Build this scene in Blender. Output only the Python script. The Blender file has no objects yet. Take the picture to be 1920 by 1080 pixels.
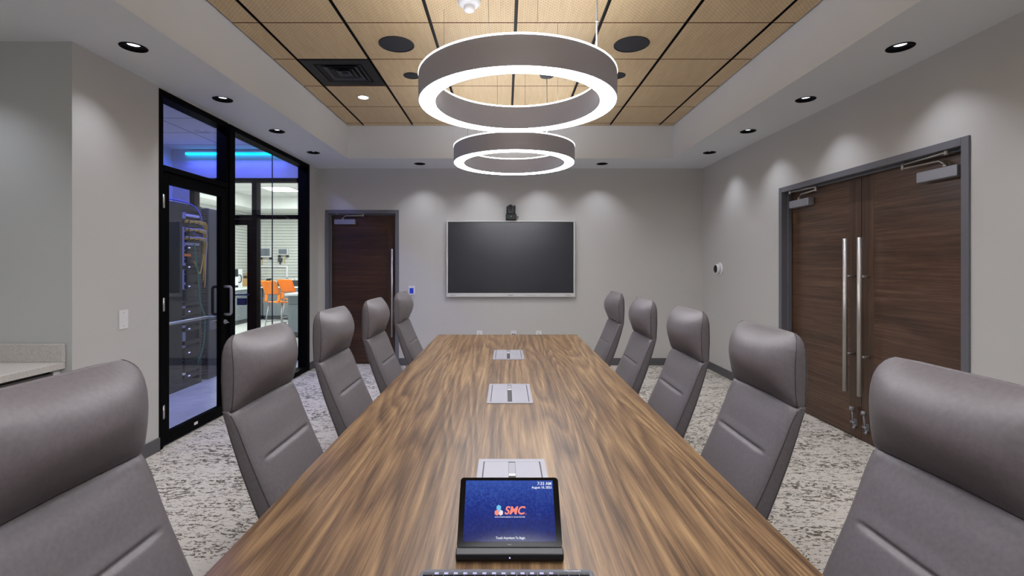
import bpy, bmesh, math, random
from mathutils import Vector, Matrix
random.seed(7)
PI = math.pi
C = bpy.context.scene.collection
SC = bpy.context.scene

# ------------------------------------------------------------------ camera, world, exposure
HC = 1.378            # camera height
FOC = 905.0           # focal length in pixels of a 1920 wide frame
cam_data = bpy.data.cameras.new('camera')
cam_data.sensor_width = 36.0
cam_data.lens = FOC / 1920 * 36.0
cam_data.shift_x = 12 / 1920
cam_data.shift_y = -43 / 1920
cam_data.clip_start = 0.05
cam = bpy.data.objects.new('camera', cam_data)
C.objects.link(cam)
cam.location = (0, 0, HC)
cam.rotation_euler = (PI / 2, 0, 0)
SC.camera = cam
world = bpy.data.worlds.new('world')
SC.world = world
world.use_nodes = True
world.node_tree.nodes['Background'].inputs[0].default_value = (0.5, 0.55, 0.6, 1)
world.node_tree.nodes['Background'].inputs[1].default_value = 0.05
SC.view_settings.view_transform = 'Standard'
SC.view_settings.look = 'None'
SC.view_settings.exposure = 0.0
SC.view_settings.gamma = 1.0
SC.view_settings.use_curve_mapping = False
SC.cycles.max_bounces = 10
SC.cycles.diffuse_bounces = 6
SC.cycles.transparent_max_bounces = 16
SC.cycles.sample_clamp_indirect = 4.0
SC.cycles.use_denoising = True

RING_EMIT = 26.0
RING_UP = 9.5
DOWN_W = 17.0
ZS, ZC = 2.705, 3.11            # soffit, tiled ceiling
XL, XR, YB = -2.573, 2.705, 6.635
FX0, FX1, FY = -1.964, 2.083, 6.004   # tray edges
YR = -2.5                       # rear wall

# ------------------------------------------------------------------ materials
def lin(c):
    r = []
    for v in c[:3]:
        v = v / 255.0
        r.append(v / 12.92 if v <= 0.04045 else ((v + 0.055) / 1.055) ** 2.4)
    return (r[0], r[1], r[2], 1.0)

class NT:
    """small helper round a node tree"""
    def __init__(self, name):
        self.m = bpy.data.materials.new(name)
        self.m.use_nodes = True
        self.t = self.m.node_tree
        self.b = self.t.nodes['Principled BSDF']
        self.out = self.t.nodes['Material Output']
    def n(self, kind, **kw):
        nd = self.t.nodes.new(kind)
        for k, v in kw.items():
            setattr(nd, k, v)
        return nd
    def l(self, a, b):
        self.t.links.new(a, b)
    def val(self, sock, v):
        if hasattr(v, 'is_linked') or isinstance(v, bpy.types.NodeSocket):
            self.l(v, sock)
        else:
            sock.default_value = v
    def math(self, op, a, b=0.0, c=None, clamp=False):
        nd = self.n('ShaderNodeMath', operation=op, use_clamp=clamp)
        self.val(nd.inputs[0], a); self.val(nd.inputs[1], b)
        if c is not None: self.val(nd.inputs[2], c)
        return nd.outputs[0]
    def pos(self, scale=(1, 1, 1), rot=(0, 0, 0), loc=(0, 0, 0), space='Position'):
        if space == 'Object':
            s = self.n('ShaderNodeTexCoord').outputs['Object']
        else:
            s = self.n('ShaderNodeNewGeometry').outputs['Position']
        mp = self.n('ShaderNodeMapping')
        self.l(s, mp.inputs[0])
        mp.inputs['Scale'].default_value = scale
        mp.inputs['Rotation'].default_value = rot
        mp.inputs['Location'].default_value = loc
        return mp.outputs[0]
    def noise(self, vec, scale=5, detail=2, rough=0.5, dist=0.0):
        nd = self.n('ShaderNodeTexNoise')
        self.l(vec, nd.inputs['Vector'])
        nd.inputs['Scale'].default_value = scale
        nd.inputs['Detail'].default_value = detail
        nd.inputs['Roughness'].default_value = rough
        nd.inputs['Distortion'].default_value = dist
        return nd.outputs['Fac']
    def ramp(self, fac, stops, interp='LINEAR'):
        nd = self.n('ShaderNodeValToRGB')
        nd.color_ramp.interpolation = interp
        el = nd.color_ramp.elements
        el[0].position = stops[0][0]; el[0].color = stops[0][1]
        el[1].position = stops[-1][0]; el[1].color = stops[-1][1]
        for p, c in stops[1:-1]:
            e = el.new(p); e.color = c
        self.l(fac, nd.inputs[0])
        return nd.outputs[0]
    def mix(self, f, a, b, mode='MIX'):
        nd = self.n('ShaderNodeMix', data_type='RGBA', blend_type=mode)
        self.val(nd.inputs[0], f); self.val(nd.inputs[6], a); self.val(nd.inputs[7], b)
        return nd.outputs[2]
    def bump(self, h, strength=0.1, dist=0.01):
        nd = self.n('ShaderNodeBump')
        nd.inputs['Strength'].default_value = strength
        nd.inputs['Distance'].default_value = dist
        self.l(h, nd.inputs['Height'])
        self.l(nd.outputs[0], self.b.inputs['Normal'])

def mat(name, rgb, rough=0.5, metal=0.0, spec=0.5, bump=None, var=None):
    t = NT(name)
    t.b.inputs['Base Color'].default_value = lin(rgb)
    t.b.inputs['Roughness'].default_value = rough
    t.b.inputs['Metallic'].default_value = metal
    t.b.inputs['Specular IOR Level'].default_value = spec
    if bump:
        t.bump(t.noise(t.pos(space='Object'), bump[0], 3), bump[1], 0.002)
    if var:
        f = t.noise(t.pos(space='Object'), var[0], 4)
        a = lin([max(0, c - var[1]) for c in rgb]); b = lin([min(255, c + var[1]) for c in rgb])
        t.l(t.ramp(f, [(0.3, a), (0.7, b)]), t.b.inputs['Base Color'])
    return t.m

def emit(name, rgb, strength):
    t = NT(name)
    t.b.inputs['Base Color'].default_value = (0.02, 0.02, 0.02, 1)
    t.b.inputs['Specular IOR Level'].default_value = 0.1
    t.b.inputs['Emission Color'].default_value = lin(rgb)
    t.b.inputs['Emission Strength'].default_value = strength
    return t.m

def glass(name, tint=(0.93, 0.96, 0.97, 1), refl=1.0):
    t = NT(name)
    t.t.nodes.remove(t.b)
    tr = t.n('ShaderNodeBsdfTransparent'); tr.inputs[0].default_value = tint
    gl = t.n('ShaderNodeBsdfGlossy'); gl.inputs['Roughness'].default_value = 0.0
    fr = t.n('ShaderNodeFresnel')
    # the pane is a thin sheet: same reflectance on its two faces
    bf = t.n('ShaderNodeNewGeometry').outputs['Backfacing']
    t.l(t.math('MULTIPLY_ADD', bf, 1 / 1.45 - 1.45, 1.45), fr.inputs[0])
    mx = t.n('ShaderNodeMixShader')
    t.l(t.math('MULTIPLY', fr.outputs[0], refl), mx.inputs[0])
    t.l(tr.outputs[0], mx.inputs[1]); t.l(gl.outputs[0], mx.inputs[2])
    t.l(mx.outputs[0], t.out.inputs[0])
    return t.m

def wall_paint(name, rgb):
    t = NT(name)
    f = t.noise(t.pos(), 260, 2)
    t.b.inputs['Base Color'].default_value = lin(rgb)
    t.b.inputs['Roughness'].default_value = 0.6
    t.b.inputs['Specular IOR Level'].default_value = 0.3
    t.bump(f, 0.12, 0.001)
    return t.m

def walnut(name, axis, cols, ring=9.0, scale=1.0, rough=0.38, spec=0.4, seed=0.0, cover=0.5, stretch=0.09, figure=0.45):
    """wood whose grain runs along axis; contour lines of a stretched noise make the cathedral figure"""
    t = NT(name)
    st = {'x': (stretch, 1, 1), 'y': (1, stretch, 1), 'z': (1, 1, stretch)}[axis]
    st = tuple(s * scale for s in st)
    v = t.pos(scale=st, loc=(seed, seed * 1.7, seed * 0.6))
    base = t.noise(v, 2.6, 2, 0.42, 0.25)
    wob = t.noise(t.pos(scale=tuple(q * 3 for q in st), loc=(seed, 9, 2)), 3.0, 3, 0.6)
    r = t.math('FRACT', t.math('MULTIPLY', t.math('ADD', base, t.math('MULTIPLY', wob, 0.03)), ring))
    r = t.math('MINIMUM', r, t.math('MULTIPLY', t.math('SUBTRACT', 1.0, r), 2.2))   # slow rise, quick fall: growth rings
    st2 = tuple(q * (0.3 if q < 0.5 * scale else 1.0) for q in st)
    fine = t.noise(t.pos(scale=st2, loc=(seed, 0, 0)), 130, 4, 0.7)
    mid = t.noise(t.pos(scale=st2, loc=(seed, 3, 0)), 26, 3, 0.6, 0.1)
    broad = t.noise(v, 1.6, 1)
    f = t.math('MULTIPLY', t.math('SUBTRACT', 0.4, r), figure)
    f = t.math('ADD', f, t.math('MULTIPLY', t.math('SUBTRACT', fine, 0.5), 1.0))
    f = t.math('ADD', f, t.math('MULTIPLY', t.math('SUBTRACT', mid, 0.5), 1.0))
    f = t.math('ADD', f, t.math('MULTIPLY', t.math('SUBTRACT', broad, 0.5), 0.7))
    f = t.math('ADD', f, cover)
    col = t.ramp(f, [(0.1, lin(cols[0])), (0.38, lin(cols[1])), (0.62, lin(cols[2])), (0.92, lin(cols[3]))])
    t.l(col, t.b.inputs['Base Color'])
    t.b.inputs['Roughness'].default_value = rough
    t.b.inputs['Specular IOR Level'].default_value = spec
    t.bump(fine, 0.06, 0.001)
    return t.m

def carpet_mat():
    t = NT('loop carpet')
    warp = t.n('ShaderNodeTexNoise'); t.l(t.pos(), warp.inputs['Vector'])
    warp.inputs['Scale'].default_value = 9.0; warp.inputs['Detail'].default_value = 3
    def layer(loc, sc, width, detail, lac):
        p = t.pos(scale=sc, loc=loc)
        add = t.n('ShaderNodeVectorMath', operation='MULTIPLY_ADD')
        t.l(warp.outputs['Color'], add.inputs[0]); add.inputs[1].default_value = (0.5, 0.9, 0); t.l(p, add.inputs[2])
        n = t.noise(add.outputs[0], 1.0, detail, lac)
        rid = t.math('ABSOLUTE', t.math('SUBTRACT', n, 0.5))
        return rid
    big = t.noise(t.pos(scale=(0.8, 1.7, 1)), 2.2, 3, 0.6)
    m1 = t.math('MULTIPLY', t.math('SUBTRACT', big, 0.32, clamp=True), 0.13)
    r1 = layer((0, 0, 0), (6, 19, 1), 0, 4, 0.62)
    r2 = layer((4, 7, 0), (13, 40, 1), 0, 3, 0.6)
    s1 = t.math('LESS_THAN', r1, m1)
    brk = t.math('GREATER_THAN', t.noise(t.pos(scale=(1, 1.6, 1), loc=(9, 2, 0)), 24, 2), 0.48)
    s1 = t.math('MULTIPLY', s1, brk)
    m2 = t.math('MULTIPLY', t.math('SUBTRACT', big, 0.30, clamp=True), 0.10)
    s2 = t.math('LESS_THAN', r2, m2)
    brk2 = t.math('GREATER_THAN', t.noise(t.pos(scale=(1, 1.5, 1), loc=(1, 5, 0)), 34, 2), 0.52)
    s2 = t.math('MULTIPLY', s2, brk2)
    bl = t.noise(t.pos(scale=(8, 22, 1), loc=(3, 3, 0)), 1.0, 4, 0.62)
    s3 = t.math('GREATER_THAN', t.math('ADD', bl, t.math('MULTIPLY', big, 0.35)), 0.845)
    s = t.math('MAXIMUM', t.math('MAXIMUM', s1, s2), s3)
    fib = t.noise(t.pos(), 420, 2, 0.7)
    light = t.ramp(fib, [(0.3, lin((200, 194, 186))), (0.7, lin((226, 221, 212)))])
    dark = t.ramp(t.noise(t.pos(), 30, 2), [(0.35, lin((98, 90, 68))), (0.65, lin((112, 110, 106)))])
    t.l(t.mix(s, light, dark), t.b.inputs['Base Color'])
    t.b.inputs['Roughness'].default_value = 0.95
    t.b.inputs['Specular IOR Level'].default_value = 0.1
    t.bump(t.math('ADD', fib, t.math('MULTIPLY', s, -0.5)), 0.5, 0.003)
    return t.m

def perforated_mat():
    t = NT('perforated wood tile')
    def cell(comp):
        sep = t.n('ShaderNodeSeparateXYZ'); t.l(t.pos(), sep.inputs[0])
        return sep
    sep = cell(0)
    def dots(o):
        fx = t.math('SUBTRACT', t.math('FRACT', t.math('ADD', t.math('DIVIDE', sep.outputs[0], 0.0332), o)), 0.5)
        fy = t.math('SUBTRACT', t.math('FRACT', t.math('ADD', t.math('DIVIDE', sep.outputs[1], 0.0332), o)), 0.5)
        d = t.math('SQRT', t.math('ADD', t.math('MULTIPLY', fx, fx), t.math('MULTIPLY', fy, fy)))
        return t.math('LESS_THAN', d, 0.095)
    hole = t.math('MAXIMUM', dots(0.0), dots(0.5))
    g = t.noise(t.pos(scale=(1, 0.12, 1)), 40, 4, 0.6)
    wood = t.ramp(g, [(0.3, lin((200, 174, 134))), (0.7, lin((214, 189, 149)))])
    t.l(t.mix(t.math('MULTIPLY', hole, 0.75), wood, lin((60, 45, 28))), t.b.inputs['Base Color'])
    t.b.inputs['Roughness'].default_value = 0.5
    return t.m

def speckle(name, rgb, dark):
    t = NT(name)
    f = t.noise(t.pos(), 330, 2, 0.8)
    t.l(t.ramp(f, [(0.40, lin(dark)), (0.5, lin(rgb)), (0.75, lin([min(255, c + 10) for c in rgb]))]), t.b.inputs['Base Color'])
    t.b.inputs['Roughness'].default_value = 0.3
    return t.m

def brushed(name, rgb, rough=0.32):
    t = NT(name)
    t.b.inputs['Base Color'].default_value = lin(rgb)
    t.b.inputs['Metallic'].default_value = 1.0
    f = t.noise(t.pos(scale=(1, 1, 60), space='Object'), 12, 2)
    t.l(t.math('ADD', t.math('MULTIPLY', f, 0.06), rough), t.b.inputs['Roughness'])
    return t.m

def leather():
    t = NT('grey leather')
    p = t.pos(space='Object')
    v = t.n('ShaderNodeTexVoronoi'); t.l(p, v.inputs['Vector']); v.inputs['Scale'].default_value = 420
    wr = t.noise(t.pos(scale=(1, 1.5, 2), space='Object'), 7, 3, 0.5, 0.3)
    h = t.math('ADD', t.math('MULTIPLY', v.outputs['Distance'], 0.12), t.math('MULTIPLY', wr, 0.9))
    t.l(t.ramp(t.noise(p, 90, 3), [(0.3, lin((99, 94, 97))), (0.7, lin((107, 102, 105)))]), t.b.inputs['Base Color'])
    t.b.inputs['Roughness'].default_value = 0.42
    t.b.inputs['Specular IOR Level'].default_value = 0.45
    t.bump(h, 0.25, 0.002)
    return t.m

def tile_ceiling(name, rgb):
    t = NT(name)
    b = t.n('ShaderNodeTexBrick'); t.l(t.pos(loc=(0.3, 0.0, 0)), b.inputs['Vector'])
    b.offset = 0.0; b.squash = 1.0
    b.inputs['Scale'].default_value = 1.0
    b.inputs['Brick Width'].default_value = 1.22; b.inputs['Row Height'].default_value = 0.61
    b.inputs['Mortar Size'].default_value = 0.012; b.inputs['Mortar Smooth'].default_value = 0.0
    b.inputs['Color1'].default_value = lin(rgb); b.inputs['Color2'].default_value = lin([c - 6 for c in rgb])
    b.inputs['Mortar'].default_value = lin([c * 0.7 for c in rgb])
    t.l(b.outputs[0], t.b.inputs['Base Color'])
    t.b.inputs['Roughness'].default_value = 0.9
    return t.m

def slat_mat():
    t = NT('slatwall')
    sep = t.n('ShaderNodeSeparateXYZ'); t.l(t.pos(), sep.inputs[0])
    f = t.math('FRACT', t.math('DIVIDE', sep.outputs[2], 0.0762))
    g = t.math('LESS_THAN', f, 0.13)
    t.l(t.mix(g, lin((205, 206, 200)), lin((92, 94, 92))), t.b.inputs['Base Color'])
    t.b.inputs['Roughness'].default_value = 0.5
    return t.m

def screen_mat():
    """content of the touch panel: blue field with a small diamond weave, lighter at the upper middle"""
    t = NT('touch screen picture')
    tc = t.n('ShaderNodeTexCoord').outputs['Object']
    mp = t.n('ShaderNodeMapping'); t.l(tc, mp.inputs[0]); mp.inputs['Rotation'].default_value = (0, 0, PI / 4)
    ch = t.n('ShaderNodeTexVoronoi', distance='CHEBYCHEV'); t.l(mp.outputs[0], ch.inputs['Vector'])
    ch.inputs['Scale'].default_value = 260; ch.inputs['Randomness'].default_value = 0.0
    wn = t.n('ShaderNodeTexWhiteNoise'); t.l(ch.outputs['Position'], wn.inputs[0])
    sep = t.n('ShaderNodeSeparateXYZ'); t.l(tc, sep.inputs[0])
    y = sep.outputs[1]
    g = t.math('MULTIPLY_ADD', y, 7.5, 0.48, clamp=True)
    big = t.noise(tc, 22, 2)
    f = t.math('ADD', t.math('MULTIPLY', g, 0.62), t.math('MULTIPLY', t.math('MULTIPLY', wn.outputs[0], big), 0.35))
    col = t.ramp(f, [(0.05, lin((20, 26, 92))), (0.4, lin((26, 50, 140))), (0.8, lin((62, 98, 190)))])
    t.b.inputs['Base Color'].default_value = (0.003, 0.003, 0.006, 1)
    t.b.inputs['Roughness'].default_value = 0.1
    t.b.inputs['Specular IOR Level'].default_value = 0.12
    t.l(col, t.b.inputs['Emission Color'])
    t.b.inputs['Emission Strength'].default_value = 0.85
    return t.m

M = {}
M['wall'] = wall_paint('light grey wall paint', (198, 197, 194))
M['accent'] = wall_paint('green grey wall paint', (196, 200, 199))
M['soffit'] = wall_paint('soffit paint', (226, 230, 234))
M['carpet'] = carpet_mat()
M['perf'] = perforated_mat()
M['tile_edge'] = mat('tile edge', (120, 70, 45), 0.6)
M['black'] = mat('black', (14, 14, 16), 0.5, bump=(200, 0.05))
M['blackmetal'] = mat('black anodised aluminium', (8, 8, 9), 0.5, 0.0, 0.03)
M['grille'] = mat('dark speaker grille', (38, 39, 46), 0.6, bump=(900, 0.5))
M['base'] = mat('dark grey rubber base', (88, 88, 90), 0.55)
M['frame'] = mat('grey painted door frame', (104, 105, 112), 0.4)
M['ring'] = mat('silver grey ring metal', (178, 180, 194), 0.45, 0.15)
M['ringglow'] = emit('ring diffuser', (248, 249, 255), RING_EMIT)
M['ringup'] = emit('ring upper diffuser', (248, 249, 255), RING_UP)
M['lens'] = emit('downlight lens', (240, 243, 255), 6.0)
M['lit'] = emit('lit downlight', (255, 252, 246), 6.0)
M['white'] = mat('white plastic', (228, 228, 230), 0.35)
M['cord'] = mat('pale grey cord', (200, 200, 205), 0.4)
M['wire'] = mat('thin steel wire', (120, 118, 112), 0.4, 0.8)
TW = [(70, 53, 40), (104, 80, 58), (134, 106, 76), (166, 136, 98)]
M['table'] = walnut('walnut laminate', 'y', TW, 17.0, 1.5, 0.36, 0.45, 1.3, 0.5, 0.075, 0.42)
DW = [(48, 33, 24), (72, 52, 39), (92, 68, 52), (114, 88, 68)]
M['door_y'] = walnut('walnut veneer along the wall', 'y', DW, 5.0, 2.4, 0.3, 0.5, 4.0, 0.5, 0.07, 0.2)
M['door_x'] = walnut('dark walnut veneer', 'x', [(38, 24, 15), (56, 36, 24), (72, 47, 31), (90, 62, 42)], 5.0, 2.4, 0.3, 0.5, 8.0, 0.5, 0.07, 0.2)
M['door_z'] = walnut('walnut veneer upright', 'z', DW, 5.0, 3.0, 0.3, 0.5, 2.0, 0.45, 0.05, 0.2)
M['door_xz'] = walnut('dark walnut veneer upright', 'z', [(38, 24, 15), (56, 36, 24), (72, 47, 31), (90, 62, 42)], 5.0, 3.0, 0.3, 0.5, 2.0, 0.5, 0.05, 0.2)
M['steel'] = brushed('brushed stainless steel', (205, 202, 198), 0.46)
M['alu'] = mat('silver painted closer', (150, 151, 158), 0.4, 0.4)
M['leather'] = leather()
M['stitch'] = mat('dark seam', (62, 58, 60), 0.6)
M['hubplate'] = mat('satin aluminium plate', (158, 158, 168), 0.42, 0.15)
M['hubdark'] = mat('dark socket', (48, 47, 50), 0.5)
M['screen_off'] = mat('dark display glass', (29, 34, 45), 0.27, 0.0, 1.0)
M['tvframe'] = mat('pale grey display frame', (205, 205, 203), 0.4)
M['print'] = mat('grey print', (110, 110, 112), 0.5)
M['counter'] = speckle('speckled pale worktop', (206, 202, 196), (168, 164, 158))
M['cab'] = mat('dark grey cabinet laminate', (74, 72, 68), 0.45, var=(9, 5))
M['labcab'] = mat('grey cabinet', (120, 126, 130), 0.5)
M['labtop'] = mat('white worktop', (225, 228, 226), 0.35)
M['labwall'] = wall_paint('white lab paint', (214, 216, 212))
M['labceil'] = tile_ceiling('white ceiling tiles', (222, 223, 222))
M['servceil'] = tile_ceiling('server ceiling tiles', (205, 203, 210))
M['servwall'] = wall_paint('server room paint', (196, 198, 208))
M['servfloor'] = mat('pale floor tile', (188, 188, 196), 0.35, var=(5, 12))
M['slat'] = slat_mat()
M['cyan'] = emit('cyan light strip', (0, 190, 255), 5.0)
M['bluelens'] = emit('added blue light bar', (30, 60, 255), 3.0)
M['panel'] = emit('lit ceiling panel', (255, 254, 248), 11.0)
M['joint'] = mat('dark glazing joint', (26, 28, 50), 0.4)
M['monitor'] = mat('grey monitor screen', (105, 112, 122), 0.4)
M['glass'] = glass('clear glass')
M['rack'] = mat('dark rack metal', (24, 25, 29), 0.45, 0.2)
M['rackgrey'] = mat('charcoal duct', (50, 50, 57), 0.5)
M['unit'] = mat('black equipment face', (15, 15, 17), 0.5, var=(60, 6))
M['led'] = emit('small status light', (190, 190, 255), 1.6)
M['yellow'] = mat('yellow cable', (196, 160, 60), 0.5)
M['blue'] = mat('blue cable', (70, 80, 200), 0.5)
M['bluewhite'] = mat('pale cable', (170, 170, 210), 0.5)
M['green'] = mat('green cable', (20, 110, 90), 0.5)
M['teal'] = mat('teal cable', (40, 160, 170), 0.5)
M['orange'] = mat('orange plastic', (245, 130, 30), 0.45)
M['chairsteel'] = mat('grey steel tube', (170, 174, 178), 0.35, 0.5)
M['card'] = mat('cardboard', (196, 156, 104), 0.8, var=(20, 8))
M['paper'] = mat('white paper', (225, 225, 222), 0.7)
M['darkgrey'] = mat('dark grey plastic', (58, 58, 62), 0.5)
M['keyboard'] = mat('grey keyboard plastic', (84, 86, 96), 0.5)
M['keys'] = mat('pale key caps', (52, 54, 62), 0.5)
M['tablet'] = mat('black glossy tablet', (7, 7, 9), 0.12, 0.0, 0.12)
M['tabletbase'] = mat('black satin dock', (28, 28, 31), 0.3)
M['screen'] = screen_mat()
M['text'] = emit('white screen text', (235, 240, 255), 1.0)
M['coral'] = emit('coral screen mark', (255, 140, 120), 0.95)
M['skyblue'] = emit('sky blue screen mark', (110, 200, 240), 0.95)
M['whitemark'] = emit('white screen mark', (240, 235, 240), 0.9)
M['keypadscreen'] = emit('blue keypad screen', (30, 60, 200), 0.7)
M['print_white'] = mat('white print', (200, 200, 205), 0.5)
M['bluetape'] = mat('blue plate', (52, 55, 92), 0.5)
M['orangelabel'] = mat('orange label', (220, 120, 50), 0.5)
M['greenled'] = emit('green status light', (40, 200, 150), 1.2)

# ------------------------------------------------------------------ mesh helpers
class MB:
    def __init__(self):
        self.bm = bmesh.new()
    def box(self, x0, x1, y0, y1, z0, z1, mi=0):
        if x0 > x1: x0, x1 = x1, x0
        if y0 > y1: y0, y1 = y1, y0
        if z0 > z1: z0, z1 = z1, z0
        v = [self.bm.verts.new(p) for p in ((x0, y0, z0), (x1, y0, z0), (x1, y1, z0), (x0, y1, z0),
                                            (x0, y0, z1), (x1, y0, z1), (x1, y1, z1), (x0, y1, z1))]
        for q in ((0, 3, 2, 1), (4, 5, 6, 7), (0, 1, 5, 4), (1, 2, 6, 5), (2, 3, 7, 6), (3, 0, 4, 7)):
            f = self.bm.faces.new([v[i] for i in q]); f.material_index = mi
        return self
    def cyl(self, p0, p1, r, n=20, r2=None, mi=0):
        p0, p1 = Vector(p0), Vector(p1)
        r2 = r if r2 is None else r2
        d = (p1 - p0).normalized()
        a = d.orthogonal().normalized(); b = d.cross(a)
        c0, c1 = [], []
        for i in range(n):
            w = 2 * PI * i / n
            o = a * math.cos(w) + b * math.sin(w)
            c0.append(self.bm.verts.new(p0 + o * r)); c1.append(self.bm.verts.new(p1 + o * r2))
        for i in range(n):
            j = (i + 1) % n
            f = self.bm.faces.new((c0[i], c0[j], c1[j], c1[i])); f.smooth = True; f.material_index = mi
        self.bm.faces.new(list(reversed(c0))).material_index = mi
        self.bm.faces.new(c1).material_index = mi
        return self
    def tube(self, pts, r, n=10, mi=0):
        pts = [Vector(p) for p in pts]
        rings = []
        ref = None
        for i, p in enumerate(pts):
            d = (pts[min(i + 1, len(pts) - 1)] - pts[max(i - 1, 0)]).normalized()
            if ref is None: ref = d.orthogonal().normalized()
            a = (ref - d * ref.dot(d))
            a = a.normalized() if a.length > 1e-5 else d.orthogonal().normalized()
            ref = a
            b = d.cross(a)
            rings.append([self.bm.verts.new(p + (a * math.cos(2 * PI * k / n) + b * math.sin(2 * PI * k / n)) * r) for k in range(n)])
        for i in range(len(rings) - 1):
            for k in range(n):
                j = (k + 1) % n
                f = self.bm.faces.new((rings[i][k], rings[i][j], rings[i + 1][j], rings[i + 1][k])); f.smooth = True; f.material_index = mi
        self.bm.faces.new(list(reversed(rings[0]))).material_index = mi
        self.bm.faces.new(rings[-1]).material_index = mi
        return self
    def lathe(self, prof, center=(0, 0, 0), n=48, smooth=False, closed=True, axis='z', mi=0):
        """prof: list of (r, h) points; closed makes a solid ring of revolution"""
        cx, cy, cz = center
        rings = []
        for r, h in prof:
            if r < 1e-6:
                p = (cx, cy, cz + h) if axis == 'z' else (cx + h, cy, cz)
                if axis == 'y': p = (cx, cy + h, cz)
                rings.append([self.bm.verts.new(p)])
            else:
                rr = []
                for k in range(n):
                    w = 2 * PI * k / n
                    if axis == 'z': p = (cx + r * math.cos(w), cy + r * math.sin(w), cz + h)
                    elif axis == 'x': p = (cx + h, cy + r * math.cos(w), cz + r * math.sin(w))
                    else: p = (cx + r * math.cos(w), cy + h, cz + r * math.sin(w))
                    rr.append(self.bm.verts.new(p))
                rings.append(rr)
        m = len(rings)
        for i in range(m if closed else m - 1):
            A, B = rings[i], rings[(i + 1) % m]
            for k in range(n):
                j = (k + 1) % n
                if len(A) == 1 and len(B) == 1: continue
                if len(A) == 1: vs = (A[0], B[k], B[j])
                elif len(B) == 1: vs = (A[k], B[0], A[j])
                else: vs = (A[k], B[k], B[j], A[j])
                f = self.bm.faces.new(vs); f.smooth = smooth; f.material_index = mi
        return self
    def prism(self, poly, z0, z1, mi=0):
        lo = [self.bm.verts.new((x, y, z0)) for x, y in poly]
        hi = [self.bm.verts.new((x, y, z1)) for x, y in poly]
        n = len(poly)
        self.bm.faces.new(list(reversed(lo))).material_index = mi
        self.bm.faces.new(hi).material_index = mi
        for i in range(n):
            j = (i + 1) % n
            self.bm.faces.new((lo[i], lo[j], hi[j], hi[i])).material_index = mi
        return self
    def xf(self, m):
        self.bm.transform(m); return self

def world_off(o):
    v = Vector((0, 0, 0))
    while o is not None:
        v = v + o.location; o = o.parent
    return v

def put(mb, name, m, parent=None, bevel=0.0, local=False, kind=None):
    bm = mb.bm
    bmesh.ops.recalc_face_normals(bm, faces=bm.faces)
    me = bpy.data.meshes.new(name)
    loc = Vector((0, 0, 0))
    if parent is None and not local:
        xs = [v.co.x for v in bm.verts]; ys = [v.co.y for v in bm.verts]; zs = [v.co.z for v in bm.verts]
        loc = Vector(((min(xs) + max(xs)) / 2, (min(ys) + max(ys)) / 2, min(zs)))
        bmesh.ops.translate(bm, verts=bm.verts, vec=-loc)
    elif parent is not None and not local:
        bmesh.ops.translate(bm, verts=bm.verts, vec=-world_off(parent))
    bm.to_mesh(me); bm.free()
    o = bpy.data.objects.new(name, me)
    C.objects.link(o)
    o.location = loc
    for x in (m if isinstance(m, (list, tuple)) else [m]):
        me.materials.append(M[x] if isinstance(x, str) else x)
    if parent is not None: o.parent = parent
    if bevel:
        b = o.modifiers.new('bevel', 'BEVEL'); b.width = bevel; b.segments = 2; b.limit_method = 'ANGLE'; b.angle_limit = 0.9
    if kind: o['kind'] = kind
    return o

def thing(name, label, cat, loc=(0, 0, 0), rz=0.0, group=None):
    o = bpy.data.objects.new(name, None)
    C.objects.link(o)
    o.empty_display_size = 0.1
    o.location = loc; o.rotation_euler = (0, 0, rz)
    o['label'] = label; o['category'] = cat
    if group: o['group'] = group
    return o

def tag(o, label, cat, group=None, kind=None):
    o['label'] = label; o['category'] = cat
    if group: o['group'] = group
    if kind: o['kind'] = kind
    return o

def sroot(name, loc=(0, 0, 0), label=None):
    o = bpy.data.objects.new(name, None); C.objects.link(o)
    o.location = loc; o['kind'] = 'structure'
    if label: o['label'] = label
    return o

def struct(name, mb, m, bevel=0.0, label=None):
    o = put(mb, name, m, None, bevel, kind='structure')
    if label: o['label'] = label
    return o

def copy_tree(o, parent=None):
    c = o.copy(); C.objects.link(c)
    if parent is not None: c.parent = parent
    for ch in [x for x in bpy.data.objects if x.parent == o]:
        copy_tree(ch, c)
    return c

def dup(root, loc, rz=None, label=None, group=None):
    c = copy_tree(root)
    c.location = loc
    if rz is not None: c.rotation_euler = (0, 0, rz)
    if label: c['label'] = label
    if group: c['group'] = group
    return c

def text_mesh(s, size, extrude, matrix, name, m, parent, align='CENTER', shear=0.0, bold=0.0, xs=1.0):
    cu = bpy.data.curves.new('txt', 'FONT')
    cu.body = s; cu.size = size; cu.extrude = extrude; cu.align_x = align; cu.align_y = 'CENTER'
    cu.shear = shear; cu.offset = bold
    tmp = bpy.data.objects.new('txt', cu)
    C.objects.link(tmp)
    dg = bpy.context.evaluated_depsgraph_get()
    me = bpy.data.meshes.new_from_object(tmp.evaluated_get(dg))
    bpy.data.objects.remove(tmp); bpy.data.curves.remove(cu)
    me.name = name
    me.transform(matrix @ Matrix.Diagonal((xs, 1, 1, 1)))
    if parent is not None: me.transform(Matrix.Translation(-world_off(parent)))
    me.materials.clear(); me.materials.append(M[m])
    o = bpy.data.objects.new(name, me); C.objects.link(o)
    if parent is not None: o.parent = parent
    return o

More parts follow.
